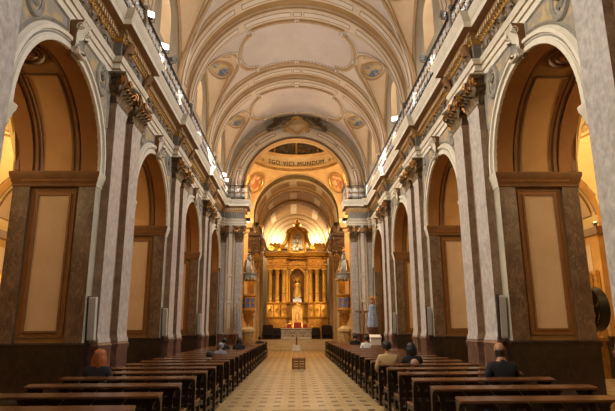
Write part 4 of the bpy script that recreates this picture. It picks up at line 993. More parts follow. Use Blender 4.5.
# ------------------------------------------------------------------ carved tribunes beside the choir arch
for s, side in ((-1, 'left'), (1, 'right')):
    r = empty('carved_tribune', (s * 3.3, 36.3, 5.2), 'dark carved wooden tribune with gilded figures jutting from the %s choir pier' % side, 'tribune', 'tribunes beside the choir arch')
    X = lambda d: s * (3.3 - d); a, b = 35.5, 37.3
    def bx(m, d, z0, z1, e=0, mi=0): x0, x1 = sorted((X(-.02), X(d))); m.box(x0, x1, a - e, b + e, z0, z1, mi)
    m = MB(); 
    for d, z0, z1, e in ((.75, 7.2, 8.2, 0), (.8, 7.1, 7.2, .05), (.83, 8.2, 8.28, .06), (.92, 8.28, 8.4, .12), (.85, 8.4, 8.46, .08)): bx(m, d, z0, z1, e)
    m.build('gallery', M_TRIB, r, smooth=0)
    m = MB(); F = sub(((X(.75), 36.4, 7.7), (0, 1, 0), (0, 0, 1), (-s, 0, 0)), 0); carved(m, F, -.85, .85, -.42, .42, .42, 3, .08); G = sub(((X(.37), a, 7.7), (1, 0, 0), (0, 0, 1), (0, -1, 0)), 0); carved(m, G, -.36, .36, -.42, .42, .24, 5, .06)
    m.build('carved_front', M_TRIBG, r)
    m = MB(); 
    for d, z0, z1 in ((.7, 6.95, 7.1), (.62, 6.75, 6.95), (.52, 6.5, 6.75), (.42, 6.2, 6.5), (.32, 5.8, 6.2), (.22, 5.4, 5.8)): bx(m, d, z0, z1, -.7 + d)
    m.build('corbel', M_TRIB, r)
    m = MB()
    for yy in (35.7, 36.4, 37.1):
        F = sub(((X(.3), yy, 5.4), (0, 1, 0), (0, 0, 1), (-s, 0, 0)), 0)
        for q in range(4): leaf(m, F, 0, .1 + q * .38, .5 - q * .02, .55, .5, .05 + q * .06)
        spiral(m, F, 0, 1.5, .2, 1.7, .06, 1, 0, .32, 18)
    m.build('acanthus', M_TRIBG, r)
    for yy, nm in ((35.42, 'near'), ):
        m = MB(); xx = X(.6)
        m.lathe([(.02, 0), (.14, .1), (.17, .4), (.13, .7), (.18, 1.0), (.15, 1.2), (.06, 1.28)], (xx, yy, 5.75), 12); m.ball((xx, yy, 7.13), (.1, .1, .13), 10, 8)
        for k in (-1, 1):
            m.tube([(xx + k * .15, yy, 6.9), (xx + k * .24, yy - .08, 6.65), (xx + k * .1, yy - .2, 6.5)], [.055, .045, .035], 6)
            for q in range(4): leaf(m, sub(((xx + k * .12, yy + .1, 6.75), (k, 0, 0), (0, 0, 1), (0, 1, 0)), 0), .05, 0, .14, .7 - q * .08, .1, .02, -.5 - q * .22)
        m.build('angel', M_TRIBG, r)
    m = MB(); zz = 8.46
    for i in range(8): m.lathe([(.03, 0), (.05, .08), (.03, .2), (.05, .34), (.03, .4)], (X(.75), 35.6 + i * .23, zz), 6)
    m.build('balusters', M_TRIB, r)
    m = MB(); x0, x1 = sorted((X(.7), X(.84))); m.box(x0, x1, a, b, zz + .4, zz + .48); m.build('handrail', M_TRIB, r, smooth=0)
    m = MB()                                                              # shafts under the tribune
    for yy in (35.7, 36.5): m.lathe([(.0, .75), (.2, .75), (.2, 1.1), (.15, 1.2), (.13, 1.3), (.12, 4.6), (.15, 4.65), (.2, 4.9), (.22, 5.2), (.2, 5.4), (0, 5.45)], (X(.2), yy, 0), 12)
    m.build('shafts', M_PULP, r)
    r.location.z -= .45
    flood((s * 3.45, 36.2, 8.85), (-s * .8, -.5, .3), True, 'lit lamp glowing on top of the %s carved tribune' % side)['group'] = 'lamps on the tribunes'

# ------------------------------------------------------------------ high altar retable
AX, AY = .10, 48.0
r = empty('altar_retable', (AX, AY, .75), 'tall gilded high altar retable with columns, statue niche and crowned pediment', 'altar retable')
SX = .93
A = lambda p: (AX + p[0] * SX, AY - p[2], p[1])            # local a across, b up (world z), c towards the nave
def ablock(m, a0, a1, c1, z0, z1, mi=0, c0=-.6): m.box(AX + a0 * SX, AX + a1 * SX, AY - c1, AY - c0, z0, z1, mi)
def ledge(m, brk, prof, mi=0):
    """moulding running along the front with breaks; brk = [(a, c)] polyline from left to right"""
    plan_sweep(m, [(AX + a * SX, AY - c) for a, c in brk], prof, mi, 1)
BRK = [(-2.95, -.6), (-2.95, .25), (-2.3, .25), (-2.3, .5), (-1.05, .5), (-1.05, .1), (1.05, .1), (1.05, .5), (2.3, .5), (2.3, .25), (2.95, .25), (2.95, -.6)]
m = MB(); ablock(m, -2.9, 2.9, .0, .75, 2.5); ablock(m, -2.95, -1.05, .25, .75, 2.5); ablock(m, 1.05, 2.95, .25, .75, 2.5); ablock(m, -2.3, -1.05, .5, .75, 2.5); ablock(m, 1.05, 2.3, .5, .75, 2.5); ablock(m, -1.05, 1.05, .1, .75, 2.5)
ledge(m, BRK, [(0, .75), (.1, .75), (.1, .95), (.04, 1.02), (0, 1.05)]); ledge(m, BRK, [(0, 2.4), (.05, 2.44), (.12, 2.5), (.14, 2.58), (0, 2.6)])
m.build('podium', M_GOLD2, r)
for a0, a1, c in ((-2.9, -2.35, .25), (-2.25, -1.1, .5), (1.1, 2.25, .5), (2.35, 2.9, .25), (-1, -.35, .1), (.35, 1, .1)):
    m = MB(); F = sub(((AX, AY - c - .01, 1.72), (SX, 0, 0), (0, 0, 1), (0, -1, 0)), 0); carved(m, F, a0 + .06, a1 - .06, -.6, .6, .36, int(a0 * 10), .06)
    m.build('carved_pattern', M_GOLD, r)
m = MB(); ablock(m, -2.9, 2.9, -.1, 2.55, 3.8); ablock(m, -2.95, -2.3, .2, 2.6, 3.7); ablock(m, 2.3, 2.95, .2, 2.6, 3.7)
for a in (-2.62, -1.93, -1.3, 1.3, 1.93, 2.62): c = .24 if abs(a) > 2.5 else .5; ablock(m, a - .27, a + .27, c, 2.6, 3.72)
BR2 = BRK; ledge(m, BR2, [(0, 3.68), (.05, 3.72), (.1, 3.8), (.11, 3.86), (0, 3.88), (-.4, 3.88)])
m.build('pedestal_zone', M_GOLD2, r)
for a in (-2.62, -1.93, -1.3, 1.3, 1.93, 2.62):
    m = MB(); c = .24 if abs(a) > 2.5 else .5; F = sub(((AX + a * SX, AY - c - .01, 3.16), (SX, 0, 0), (0, 0, 1), (0, -1, 0)), 0)
    leaf(m, F, 0, -.45, .34, .8, .35); spiral(m, F, -.1, .28, .13, 1.5, .04, -1, 1.5, .05, 14); spiral(m, F, .1, .28, .13, 1.5, .04, 1, 1.5, .05, 14)
    m.build('pedestal_console', M_GOLD, r)
# columns
for a in (-2.62, -1.93, -1.3, 1.3, 1.93, 2.62):
    c = .02 if abs(a) > 2.5 else .28; n = 20; m = MB()
    m.lathe([(.24, 3.88), (.24, 3.96), (.2, 3.99), (.23, 4.05), (.19, 4.1)], (AX + a * SX, AY - c, 0), 20)
    rows = []
    for i in range(9):
        t = i / 8; rr = .185 * (1 - .16 * t ** 1.5); rows.append([(AX + a * SX + (rr * (1 - .06 * (j % 2))) * math.cos(PI * j / 20), AY - c + (rr * (1 - .06 * (j % 2))) * math.sin(PI * j / 20), 4.1 + 2.25 * t) for j in range(40)])
    m.grid(rows, cu=True)
    col = m.build('column', M_GOLD, r)
    m = MB(); z0 = 6.33; m.lathe([(.16, 0), (.18, .04), (.16, .08), (.17, .3), (.22, .46)], (AX + a * SX, AY - c, z0), 14); m.box(AX + a * SX - .26, AX + a * SX + .26, AY - c - .26, AY - c + .26, z0 + .46, z0 + .54)
    for q in range(8):
        g = q * PI / 4; G = sub(((AX + a * SX + .16 * math.cos(g), AY - c + .16 * math.sin(g), z0 + .05), (-math.sin(g), math.cos(g), 0), (0, 0, 1), (math.cos(g), math.sin(g), 0)), 0); leaf(m, G, 0, 0, .14, .38 if q % 2 else .26, .5, .02)
    m.build('column_capital', M_GOLD, r).parent = col
    m = MB(); F = sub(((AX + a * SX, AY - c - .19, 4.75), (SX, 0, 0), (0, 0, 1), (0, -1, 0)), 0); m.lathe([(.195, 4.62), (.215, 4.66), (.195, 4.70)], (AX + a * SX, AY - c, 0), 18); carved(m, F, -.1, .1, -.5, -.12, .2, 4, .03)
    m.build('column_band', M_GOLD2, r).parent = col
# back wall of the order, shade between columns put into its colour; pilasters
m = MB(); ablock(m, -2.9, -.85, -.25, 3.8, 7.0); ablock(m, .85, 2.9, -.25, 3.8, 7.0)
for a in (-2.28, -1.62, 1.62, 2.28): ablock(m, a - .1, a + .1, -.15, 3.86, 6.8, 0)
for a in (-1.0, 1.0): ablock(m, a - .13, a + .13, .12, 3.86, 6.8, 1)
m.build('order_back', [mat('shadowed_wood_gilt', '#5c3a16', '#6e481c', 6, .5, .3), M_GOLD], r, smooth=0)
# niche with arch
m = MB(); rows = []
arc = [(.62 * math.cos(q), 6.1 + .75 * math.sin(q)) for q in [PI * i / 20 for i in range(21)]]; lp_ = [(.62, 3.9)] + arc + [(-.62, 3.9)]
m.grid([[A((x, z, .05)) for x, z in lp_], [A((x * .8, z, -.5)) for x, z in lp_]], 0); m.add([A((x * .8, z, -.5)) for x, z in lp_], [tuple(range(len(lp_)))], 0)
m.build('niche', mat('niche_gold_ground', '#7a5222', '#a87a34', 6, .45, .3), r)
m = MB(); m.tube([A((x * 1.06, z + (.03 if z > 4 else 0), .1)) for x, z in lp_], .055, 6); m.build('niche_border', mat('niche_border_red', '#54130d', '#6c1c12', 6, .5), r)
m = MB(); m.tube([A((x * 1.24, z + (.12 if z > 4 else 0), .14)) for x, z in lp_], .07, 6)
for i in range(1, 20, 2):
    q = PI * i / 20; m.ball(A((.78 * math.cos(q), 6.15 + .9 * math.sin(q), .2)), .06, 6, 4)
m.build('niche_frame', M_GOLD, r)
# statue standing in the niche is a thing of its own, on a plinth that belongs to the retable
m = MB(); ablock(m, -.42, .42, .0, 3.86, 4.2, 0, -.45); m.lathe([(.3, 4.2), (.22, 4.3), (.3, 4.4)], A((0, 0, -.22)), 12); m.build('statue_plinth', M_SILVER, r)
st = empty('madonna_statue', A((0, 4.4, -.22)), 'gilded robed statue with raised halo standing in the central arched niche', 'statue')
zs0 = 4.4; C0 = A((0, 0, -.22)); m = MB()
rows = []
for z, rx, ry in ((0, .36, .22), (.15, .38, .23), (.5, .31, .2), (.85, .22, .16), (1.05, .25, .16), (1.2, .2, .14), (1.28, .08, .07)):
    rows.append([(C0[0] + rx * math.cos(q) * (1 + .06 * math.cos(9 * q)), C0[1] + ry * math.sin(q) * (1 + .06 * math.cos(9 * q)), zs0 + z) for q in [2 * PI * j / 36 for j in range(36)]])
m.grid(rows, cu=True); m.ball((C0[0], C0[1], zs0 + 1.42), (.1, .11, .14), 10, 8)
for k in (-1, 1): m.tube([(C0[0] + k * .2, C0[1], zs0 + 1.12), (C0[0] + k * .27, C0[1] - .1, zs0 + .9), (C0[0] + k * .06, C0[1] - .22, zs0 + .92)], [.07, .06, .04], 8)
m.build('robed_figure', mat('statue_gilding', '#b98a3c', '#d8ac5c', 12, .35, .6), st)
m = MB(); m.lathe([(.1, 0), (.12, .06), (.15, .1), (.1, .14), (.03, .2)], (C0[0], C0[1], zs0 + 1.53), 12)
for q in range(14): g = PI * q / 13; m.tube([(C0[0] + .22 * math.cos(g), C0[1] + .05, zs0 + 1.45 + .22 * math.sin(g)), (C0[0] + .42 * math.cos(g), C0[1] + .05, zs0 + 1.45 + .36 * math.sin(g))], [.025, .006], 4)
m.build('halo', M_GOLD, st)
# tabernacle
tb = empty('tabernacle', A((0, 1.9, .75)), 'bright gilded arched tabernacle glowing at the foot of the statue niche', 'tabernacle')
m = MB(); ablock(m, -.55, .55, .95, .75, 2.2, 0, .1); ablock(m, -.42, .42, .8, 2.2, 3.1, 0, .1); arc2 = [(.42 * math.cos(q), 3.1 + .52 * math.sin(q)) for q in [PI * i / 14 for i in range(15)]]
m.grid([[A((x, z, .8)) for x, z in arc2], [A((x, z, .1)) for x, z in arc2]]); m.add([A((x, z, .8)) for x, z in arc2], [tuple(range(15))]); m.build('body', mat('tabernacle_gold', '#d0a050', '#e8c488', 6, .4, .4), tb)
m = MB(); m.tube([A((x * 1.05, z, .82)) for x, z in [(.42, 2.2)] + arc2 + [(-.42, 2.2)]], .05, 6); F = sub((A((0, 2.75, .81)), (SX, 0, 0), (0, 0, 1), (0, -1, 0)), 0); spiral(m, F, 0, 0, .2, 1.5, .04); carved(m, F, -.38, .38, -.5, -.2, .2, 1, .05); m.ball(A((0, 3.72, .6)), .09, 8, 6); m.tube([A((0, 3.75, .6)), A((0, 4.0, .6))], .025, 5); m.tube([A((-.09, 3.9, .6)), A((.09, 3.9, .6))], .025, 5); m.build('gilt_frame', M_GOLD, tb)
m = MB(); m.lathe([(0, 2.25), (.14, 2.25), (.14, 2.8), (.1, 2.95), (0, 3.0)], A((0, 0, .8)), 12); m.build('door', M_GILT, tb)
# entablature
m = MB(); ablock(m, -2.95, 2.95, -.1, 6.86, 8.3); ablock(m, -2.95, -2.3, .2, 6.86, 8.3); ablock(m, 2.3, 2.95, .2, 6.86, 8.3); ablock(m, -2.3, -1.05, .48, 6.86, 8.25); ablock(m, 1.05, 2.3, .48, 6.86, 8.25)
ledge(m, BRK, [(0, 6.86), (.02, 6.86), (.02, 7.0), (.05, 7.02), (.05, 7.15), (.09, 7.2), (0, 7.24)]); ledge(m, BRK, [(0, 7.75), (.06, 7.8), (.08, 7.95), (.26, 8.02), (.28, 8.15), (.33, 8.25), (.34, 8.32), (-.4, 8.34)])
m.build('entablature', M_GOLD2, r)
M_ROSY = mat('rosy_gilding', '#c07a40', '#d8965a', 7, .45, .3)
for a0, a1, c in ((-2.9, -2.35, .22), (-2.25, -1.1, .49), (1.1, 2.25, .49), (2.35, 2.9, .22)):
    m = MB(); carved(m, sub(((AX, AY - c, 7.5), (SX, 0, 0), (0, 0, 1), (0, -1, 0)), 0), a0, a1, -.2, .2, .34, int(a0 * 7), .05)
    m.build('frieze_pattern', M_ROSY, r)
# attic: broken pediments, scrolls, central relief and crown
for k in (-1, 1):
    m = MB(); rows = []
    for i in range(9):
        t = i / 8; a = k * (2.7 - 1.25 * t); z = 8.75 + .22 * math.sin(PI * t); rows.append([A((a, z - .3, .45)), A((a, z, .5)), A((a, z + .12, .6)), A((a, z + .22, .62)), A((a, z + .22, -.3)), A((a, z - .3, -.3))])
    m.grid(rows, cv=False, cu=True); m.add(rows[0], [tuple(range(6))]); m.add(rows[-1], [tuple(range(6))])
    F = sub((A((0, 0, .5)), (SX, 0, 0), (0, 0, 1), (0, -1, 0)), 0)
    spiral(m, F, k * 2.55, 8.78, .26, 1.8, .09, k, 0, .1, 20); spiral(m, F, k * 1.5, 8.85, .22, 1.8, .08, -k, 0, .1, 20)
    for q in range(3): leaf(m, F, k * (2.55 - q * .4), 8.9, .3, .42, .4, .1, -k * .2)
    m.build('broken_pediment', M_GOLD, r)
    m = MB(); pts = [(k * (.92 + .62 * (1 - t) ** 2.2 * 1.5), 8.55 + 1.75 * t) for t in [i / 10 for i in range(11)]]
    for cc in (.1, .3): m.tube([A((a, z, cc)) for a, z in pts], [.2 - .07 * i / 10 for i in range(11)], 7)
    spiral(m, F, k * 1.72, 8.62, .24, 1.7, .08, -k, 1.6, -.2, 18); spiral(m, F, k * .82, 10.25, .2, 1.7, .07, k, 0, -.2, 18)
    m.build('side_volute', M_GOLD, r)
m = MB(); ablock(m, -.8, .8, .1, 8.3, 10.0); arc3 = [(.8 * math.cos(q), 10.0 + .55 * math.sin(q)) for q in [PI * i / 14 for i in range(15)]]; m.add([A((x, z, .1)) for x, z in arc3], [tuple(range(15))]); m.grid([[A((x, z, .1)) for x, z in arc3], [A((x, z, -.3)) for x, z in arc3]])
m.tube([A((x * 1.05, z, .15)) for x, z in [(.8, 8.4)] + arc3 + [(-.8, 8.4)]], .1, 7); m.tube([A((x * 1.32, z * 1.0 + .18, .12)) for x, z in arc3], .11, 7)
m.build('attic', M_GOLD, r)
m = MB(); m.grid([[A((k2 * .55 * math.cos(q), 9.45 + k2 * .85 * math.sin(q), .12 + .1 * (1 - k2))) for q in [2 * PI * j / 24 for j in range(24)]] for k2 in (.02, .5, 1)], cu=True)
m.build('relief_ground', mat('relief_pale', '#d8c8a8', '#efe3cc', 5, .5), r)
m = MB(); F = sub((A((0, 9.35, .2)), (SX, 0, 0), (0, 0, 1), (0, -1, 0)), 0)
m.tube([F((0, -.7, .1)), F((0, .75, .1))], .05, 6, mi=1); m.tube([F((-.4, .32, .1)), F((.4, .32, .1))], .05, 6, mi=1)
m.ball(F((0, .42, .2)), (.1, .1, .12), 8, 6); m.ball(F((0, .1, .16)), (.15, .1, .24), 8, 6); m.ball(F((-.26, -.35, .12)), (.2, .12, .26), 8, 6); m.ball(F((.26, -.35, .12)), (.2, .12, .26), 8, 6); m.ball(F((-.26, 0, .14)), .1, 8, 6); m.ball(F((.26, 0, .14)), .1, 8, 6)
for q in range(8): m.ball(F((.5 * math.cos(q * .8), -.6 + .12 * math.sin(q * 2.1), .1)), (.18, .1, .13), 6, 4)
m.build('relief_figures', [M_SILVER, M_GOLD], r)
m = MB(); m.lathe([(.3, 10.6), (.42, 10.72), (.3, 10.85), (.34, 10.95), (.46, 11.05), (.2, 11.2), (.14, 11.3), (.2, 11.38), (.06, 11.5), (0, 11.52)], A((0, 0, -.05)), 16); m.ball(A((0, 11.6, -.05)), .1, 8, 6); m.build('crown', M_GOLD, r)

# ------------------------------------------------------------------ altar table, chairs, stalls
r = empty('altar_table', (AX + .02, 45.6, .75), 'long altar table with a pale carved front in front of the retable', 'altar')
m = MB(); m.box(AX - 1.42, AX + 1.48, 45.2, 46.0, .75, .88); m.box(AX - 1.38, AX + 1.44, 45.25, 45.95, .88, 1.55); m.build('body', M_STONEW, r, smooth=0)
m = MB(); F = sub(((AX + .03, 45.24, 1.2), (1, 0, 0), (0, 0, 1), (0, -1, 0)), 0)
for q in (-.85, 0, .85): m.tube([F((q + .28 * math.cos(a), .2 * math.sin(a), .01)) for a in [2 * PI * j / 20 for j in range(20)]], .03, 5, True); carved(m, F, q - .2, q + .2, -.14, .14, .2, int(q * 9) + 2, .04)
for q in (-.43, .43): spiral(m, F, q, 0, .14, 1.6, .03); leaf(m, F, q, -.28, .2, .2, .3)
m.tube([F((x, z, 0)) for x, z in ((-1.36, -.3), (1.36, -.3), (1.36, .3), (-1.36, .3))], .03, 4, True); m.build('carved_front', M_GILT, r)
m = MB(); m.bbox(AX - 1.46, AX + 1.52, 45.12, 46.05, 1.55, 1.61, .01); m.build('cloth', M_CLOTH, r)
for xa, hw, ht, lab in ((.1, .32, 2.1, 'tall red throne behind the middle of the altar'), (-.62, .22, 1.92, 'red chair left of the tall throne behind the altar'), (.78, .22, 1.92, 'red chair right of the tall throne behind the altar'), (1.42, .22, 1.62, 'small red chair farthest right behind the altar')):
    r = empty('red_chair', (xa + .02, 46.7, .75), lab, 'chair', 'red chairs behind the altar'); X0 = xa + .02
    m = MB(); m.bbox(X0 - hw, X0 + hw, 46.75, 46.85, 1.15, ht, .03); m.build('backrest', M_RED, r); m = MB(); m.bbox(X0 - hw, X0 + hw, 46.3, 46.8, 1.15, 1.27, .03); m.build('seat', M_RED, r)
    m = MB(); m.tube([(X0 - hw - .02, 46.8, .75), (X0 - hw - .02, 46.8, ht), (X0 - hw * .6, 46.8, ht + .06), (X0, 46.8, ht + .12), (X0 + hw * .6, 46.8, ht + .06), (X0 + hw + .02, 46.8, ht), (X0 + hw + .02, 46.8, .75)], .03, 6); m.build('frame', M_GOLD, r)
    for a in (-1, 1): m = MB(); m.tube([(X0 + a * (hw - .02), 46.34, .75), (X0 + a * (hw - .02), 46.34, 1.16)], .028, 6); m.build('leg', M_GOLD, r)
for i, (xa, hw, ht, yy, lab) in enumerate(((-2.3, .42, 1.05, 43.6, 'dark carved choir stall left of the altar, outer and taller one'), (-1.62, .36, .8, 43.9, 'dark choir bench left of the altar, next to the altar table'), (2.5, .42, 1.0, 43.6, 'dark carved choir stall right of the altar, outer and taller one'), (1.62, .34, .8, 43.9, 'dark choir bench right of the altar, next to the altar table'))):
    r = empty('choir_stall', (xa, yy, .75), lab, 'stall', 'choir stalls beside the altar')
    m = MB(); m.bbox(xa - hw, xa + hw, yy - .25, yy + .2, 1.05, 1.13, .02); m.build('seat', M_WOOD, r)
    m = MB(); m.bbox(xa - hw, xa + hw, yy + .18, yy + .26, .75, .75 + ht, .02); m.tube([(xa + hw * (q / 6 - 1), yy + .22, .75 + ht + .06 * math.sin(PI * q / 12)) for q in range(13)], .05, 6); m.build('backrest', M_WOOD, r)
    for a in (-1, 1): m = MB(); m.bbox(xa + a * hw - .03, xa + a * hw + .03, yy - .28, yy + .24, .75, 1.32, .015); m.tube([(xa + a * hw, yy - .26, 1.34), (xa + a * hw, yy + .2, 1.34)], .035, 6); m.build('side_panel', M_WOOD, r)
# white plinth with a dark red candle at the foot of the steps
r = empty('candle_plinth', (.0, 39.6, 0), 'small white plinth with a dark red post standing before the altar steps', 'plinth')
m = MB(); m.bbox(-.28, .28, 39.35, 39.85, 0, .42, .02); m.bbox(-.32, .32, 39.31, 39.89, 0, .06, .01); m.build('block', M_STONEW, r)
m = MB(); m.lathe([(.0, .42), (.08, .42), (.07, .46), (.05, .5), (.05, .95), (.07, .98), (0, 1.0)], (0.02, 39.6, 0), 10); m.build('post', mat('dark_red_wax', '#5c2014', '#74301f', 8, .5), r)
# slatted box in the middle of the aisle
M_BOX = mat('pale_brown_wood', '#8a6038', '#a27646', 8, .5)
r = empty('slatted_box', (.06, 22.0, 0), 'small brown slatted wooden box standing in the middle of the aisle floor', 'box')
for i in range(4): m = MB(); m.bbox(-.2, .32, 21.82, 21.86, .02 + i * .1, .10 + i * .1, .008); m.build('slat', M_BOX, r)
for x in (-.18, .06, .30): m = MB(); m.bbox(x - .03, x + .03, 21.86, 22.1, 0, .42, .008); m.build('post', M_WOODTOP, r)
m = MB(); m.bbox(-.21, .33, 21.80, 22.12, .41, .44, .008); m.build('lid', M_BOX, r)

# ------------------------------------------------------------------ pews
PL = 2.15
root = empty('pew')
m = MB(); rows = [[(x, -.15, .80), (x, -.15, .825), (x, .05, .85), (x, .055, .82)] for x in (0, PL)]
m.grid(rows, cu=True); m.add(rows[0], [(0, 1, 2, 3)]); m.add(rows[1], [(0, 1, 2, 3)]); m.build('book_ledge', M_WOODTOP, root)
def pewpart(n, f, mt=M_WOOD): m = MB(); f(m); return m.build(n, mt, root)
pewpart('seat', lambda m: m.bbox(0, PL, .03, .46, .42, .46, .01), M_WOODTOP)
pewpart('back_rail', lambda m: m.bbox(.0, PL, -.015, .02, .56, .66, .006))
pewpart('middle_rail', lambda m: m.bbox(.0, PL, -.015, .02, .44, .52, .006))
pewpart('lower_rail', lambda m: m.bbox(.0, PL, -.02, .02, .2, .27, .006))
pewpart('kneeler', lambda m: (m.bbox(.04, PL - .04, -.40, -.24, .15, .19, .01), m.box(.1, .15, -.34, -.02, .0, .15), m.box(PL - .15, PL - .1, -.34, -.02, .0, .15)))
n = 6
post = MB()
prof = [(.03, 0), (.03, .60), (.035, .66), (.05, .72), (.085, .77), (.13, .81)]
for z0, z1 in zip(prof[:-1], prof[1:]):
    pass
rows = [[(-w_, -.025, z), (w_, -.025, z), (w_, .02, z), (-w_, .02, z)] for w_, z in prof]; post.grid(rows, cu=True)
p0 = post.build('back_post', M_WOOD, root)
for i in range(n):
    p = p0 if i == 0 else p0.copy()
    if i: COL.objects.link(p); p.parent = root
    p.location.x = .14 + i * (PL - .28) / (n - 1)
for x in (.0, PL - .05):
    m = MB(); x1 = x + .05
    for y0, y1, z0, z1 in ((-.04, .035, .05, .70), (.41, .47, .05, .42), (-.08, .52, 0, .055), (-.03, .47, .36, .42), (-.03, .45, .14, .19)): m.box(x, x1, y0, y1, z0, z1)
    rows = [[(x, y0, z), (x1, y0, z), (x1, y1, z), (x, y1, z)] for y0, y1, z in ((-.04, .035, .69), (-.06, .04, .74), (-.11, .05, .79), (-.13, .05, .81))]; m.grid(rows, cu=True)
    m.build('end_frame', M_WOOD, root, smooth=0)
freeze(root)
first = True; ROWS = {}
for s, side, ya, st in ((-1, 'left', 5.6, 1.12), (1, 'right', 6.07, 1.125)):
    ROWS[s] = []
    for i in range(24):
        y = ya + st * i; ROWS[s].append(y)
        o = root if first else copy_tree(root); first = False
        k_ = 1 if y < 24.3 else (.72 if y < 26.5 else (.54 if y < 29.4 else .27))
        o.location = (-1.70 - PL * k_ if s < 0 else 1.70, y, 0); o.scale.x = k_
        tag(o, 'dark wooden pew on the %s of the aisle, %s row from the camera' % (side, ORD[i]), 'pew', 'pews in the nave')

# ------------------------------------------------------------------ people seen from behind
def skin_mesh(name, bones, mt, parent, levels=1, smooth=True):
    """bones: list of chains of ((x,y,z), rx) sharing joints by position"""
    vs = []; es = []; rad = []; idx = {}
    for ch in bones:
        prev = None
        for p, rr in ch:
            key = tuple(round(q, 4) for q in p)
            if key not in idx: idx[key] = len(vs); vs.append(p); rad.append(rr)
            if prev is not None: es.append((prev, idx[key]))
            prev = idx[key]
    me = bpy.data.meshes.new(name); me.from_pydata(vs, es, []); me.materials.append(mt)
    o = bpy.data.objects.new(name, me); COL.objects.link(o); o.parent = parent
    sk = o.modifiers.new('skin', 'SKIN'); sk.use_smooth_shade = True
    for i, rr in enumerate(rad): me.skin_vertices[0].data[i].radius = rr if isinstance(rr, tuple) else (rr, rr)
    me.skin_vertices[0].data[0].use_root = True
    ss = o.modifiers.new('sub', 'SUBSURF'); ss.levels = levels; ss.render_levels = levels
    return o
M_SKIN = mat('skin', '#9a6a4a', '#a87755', 6, .55)
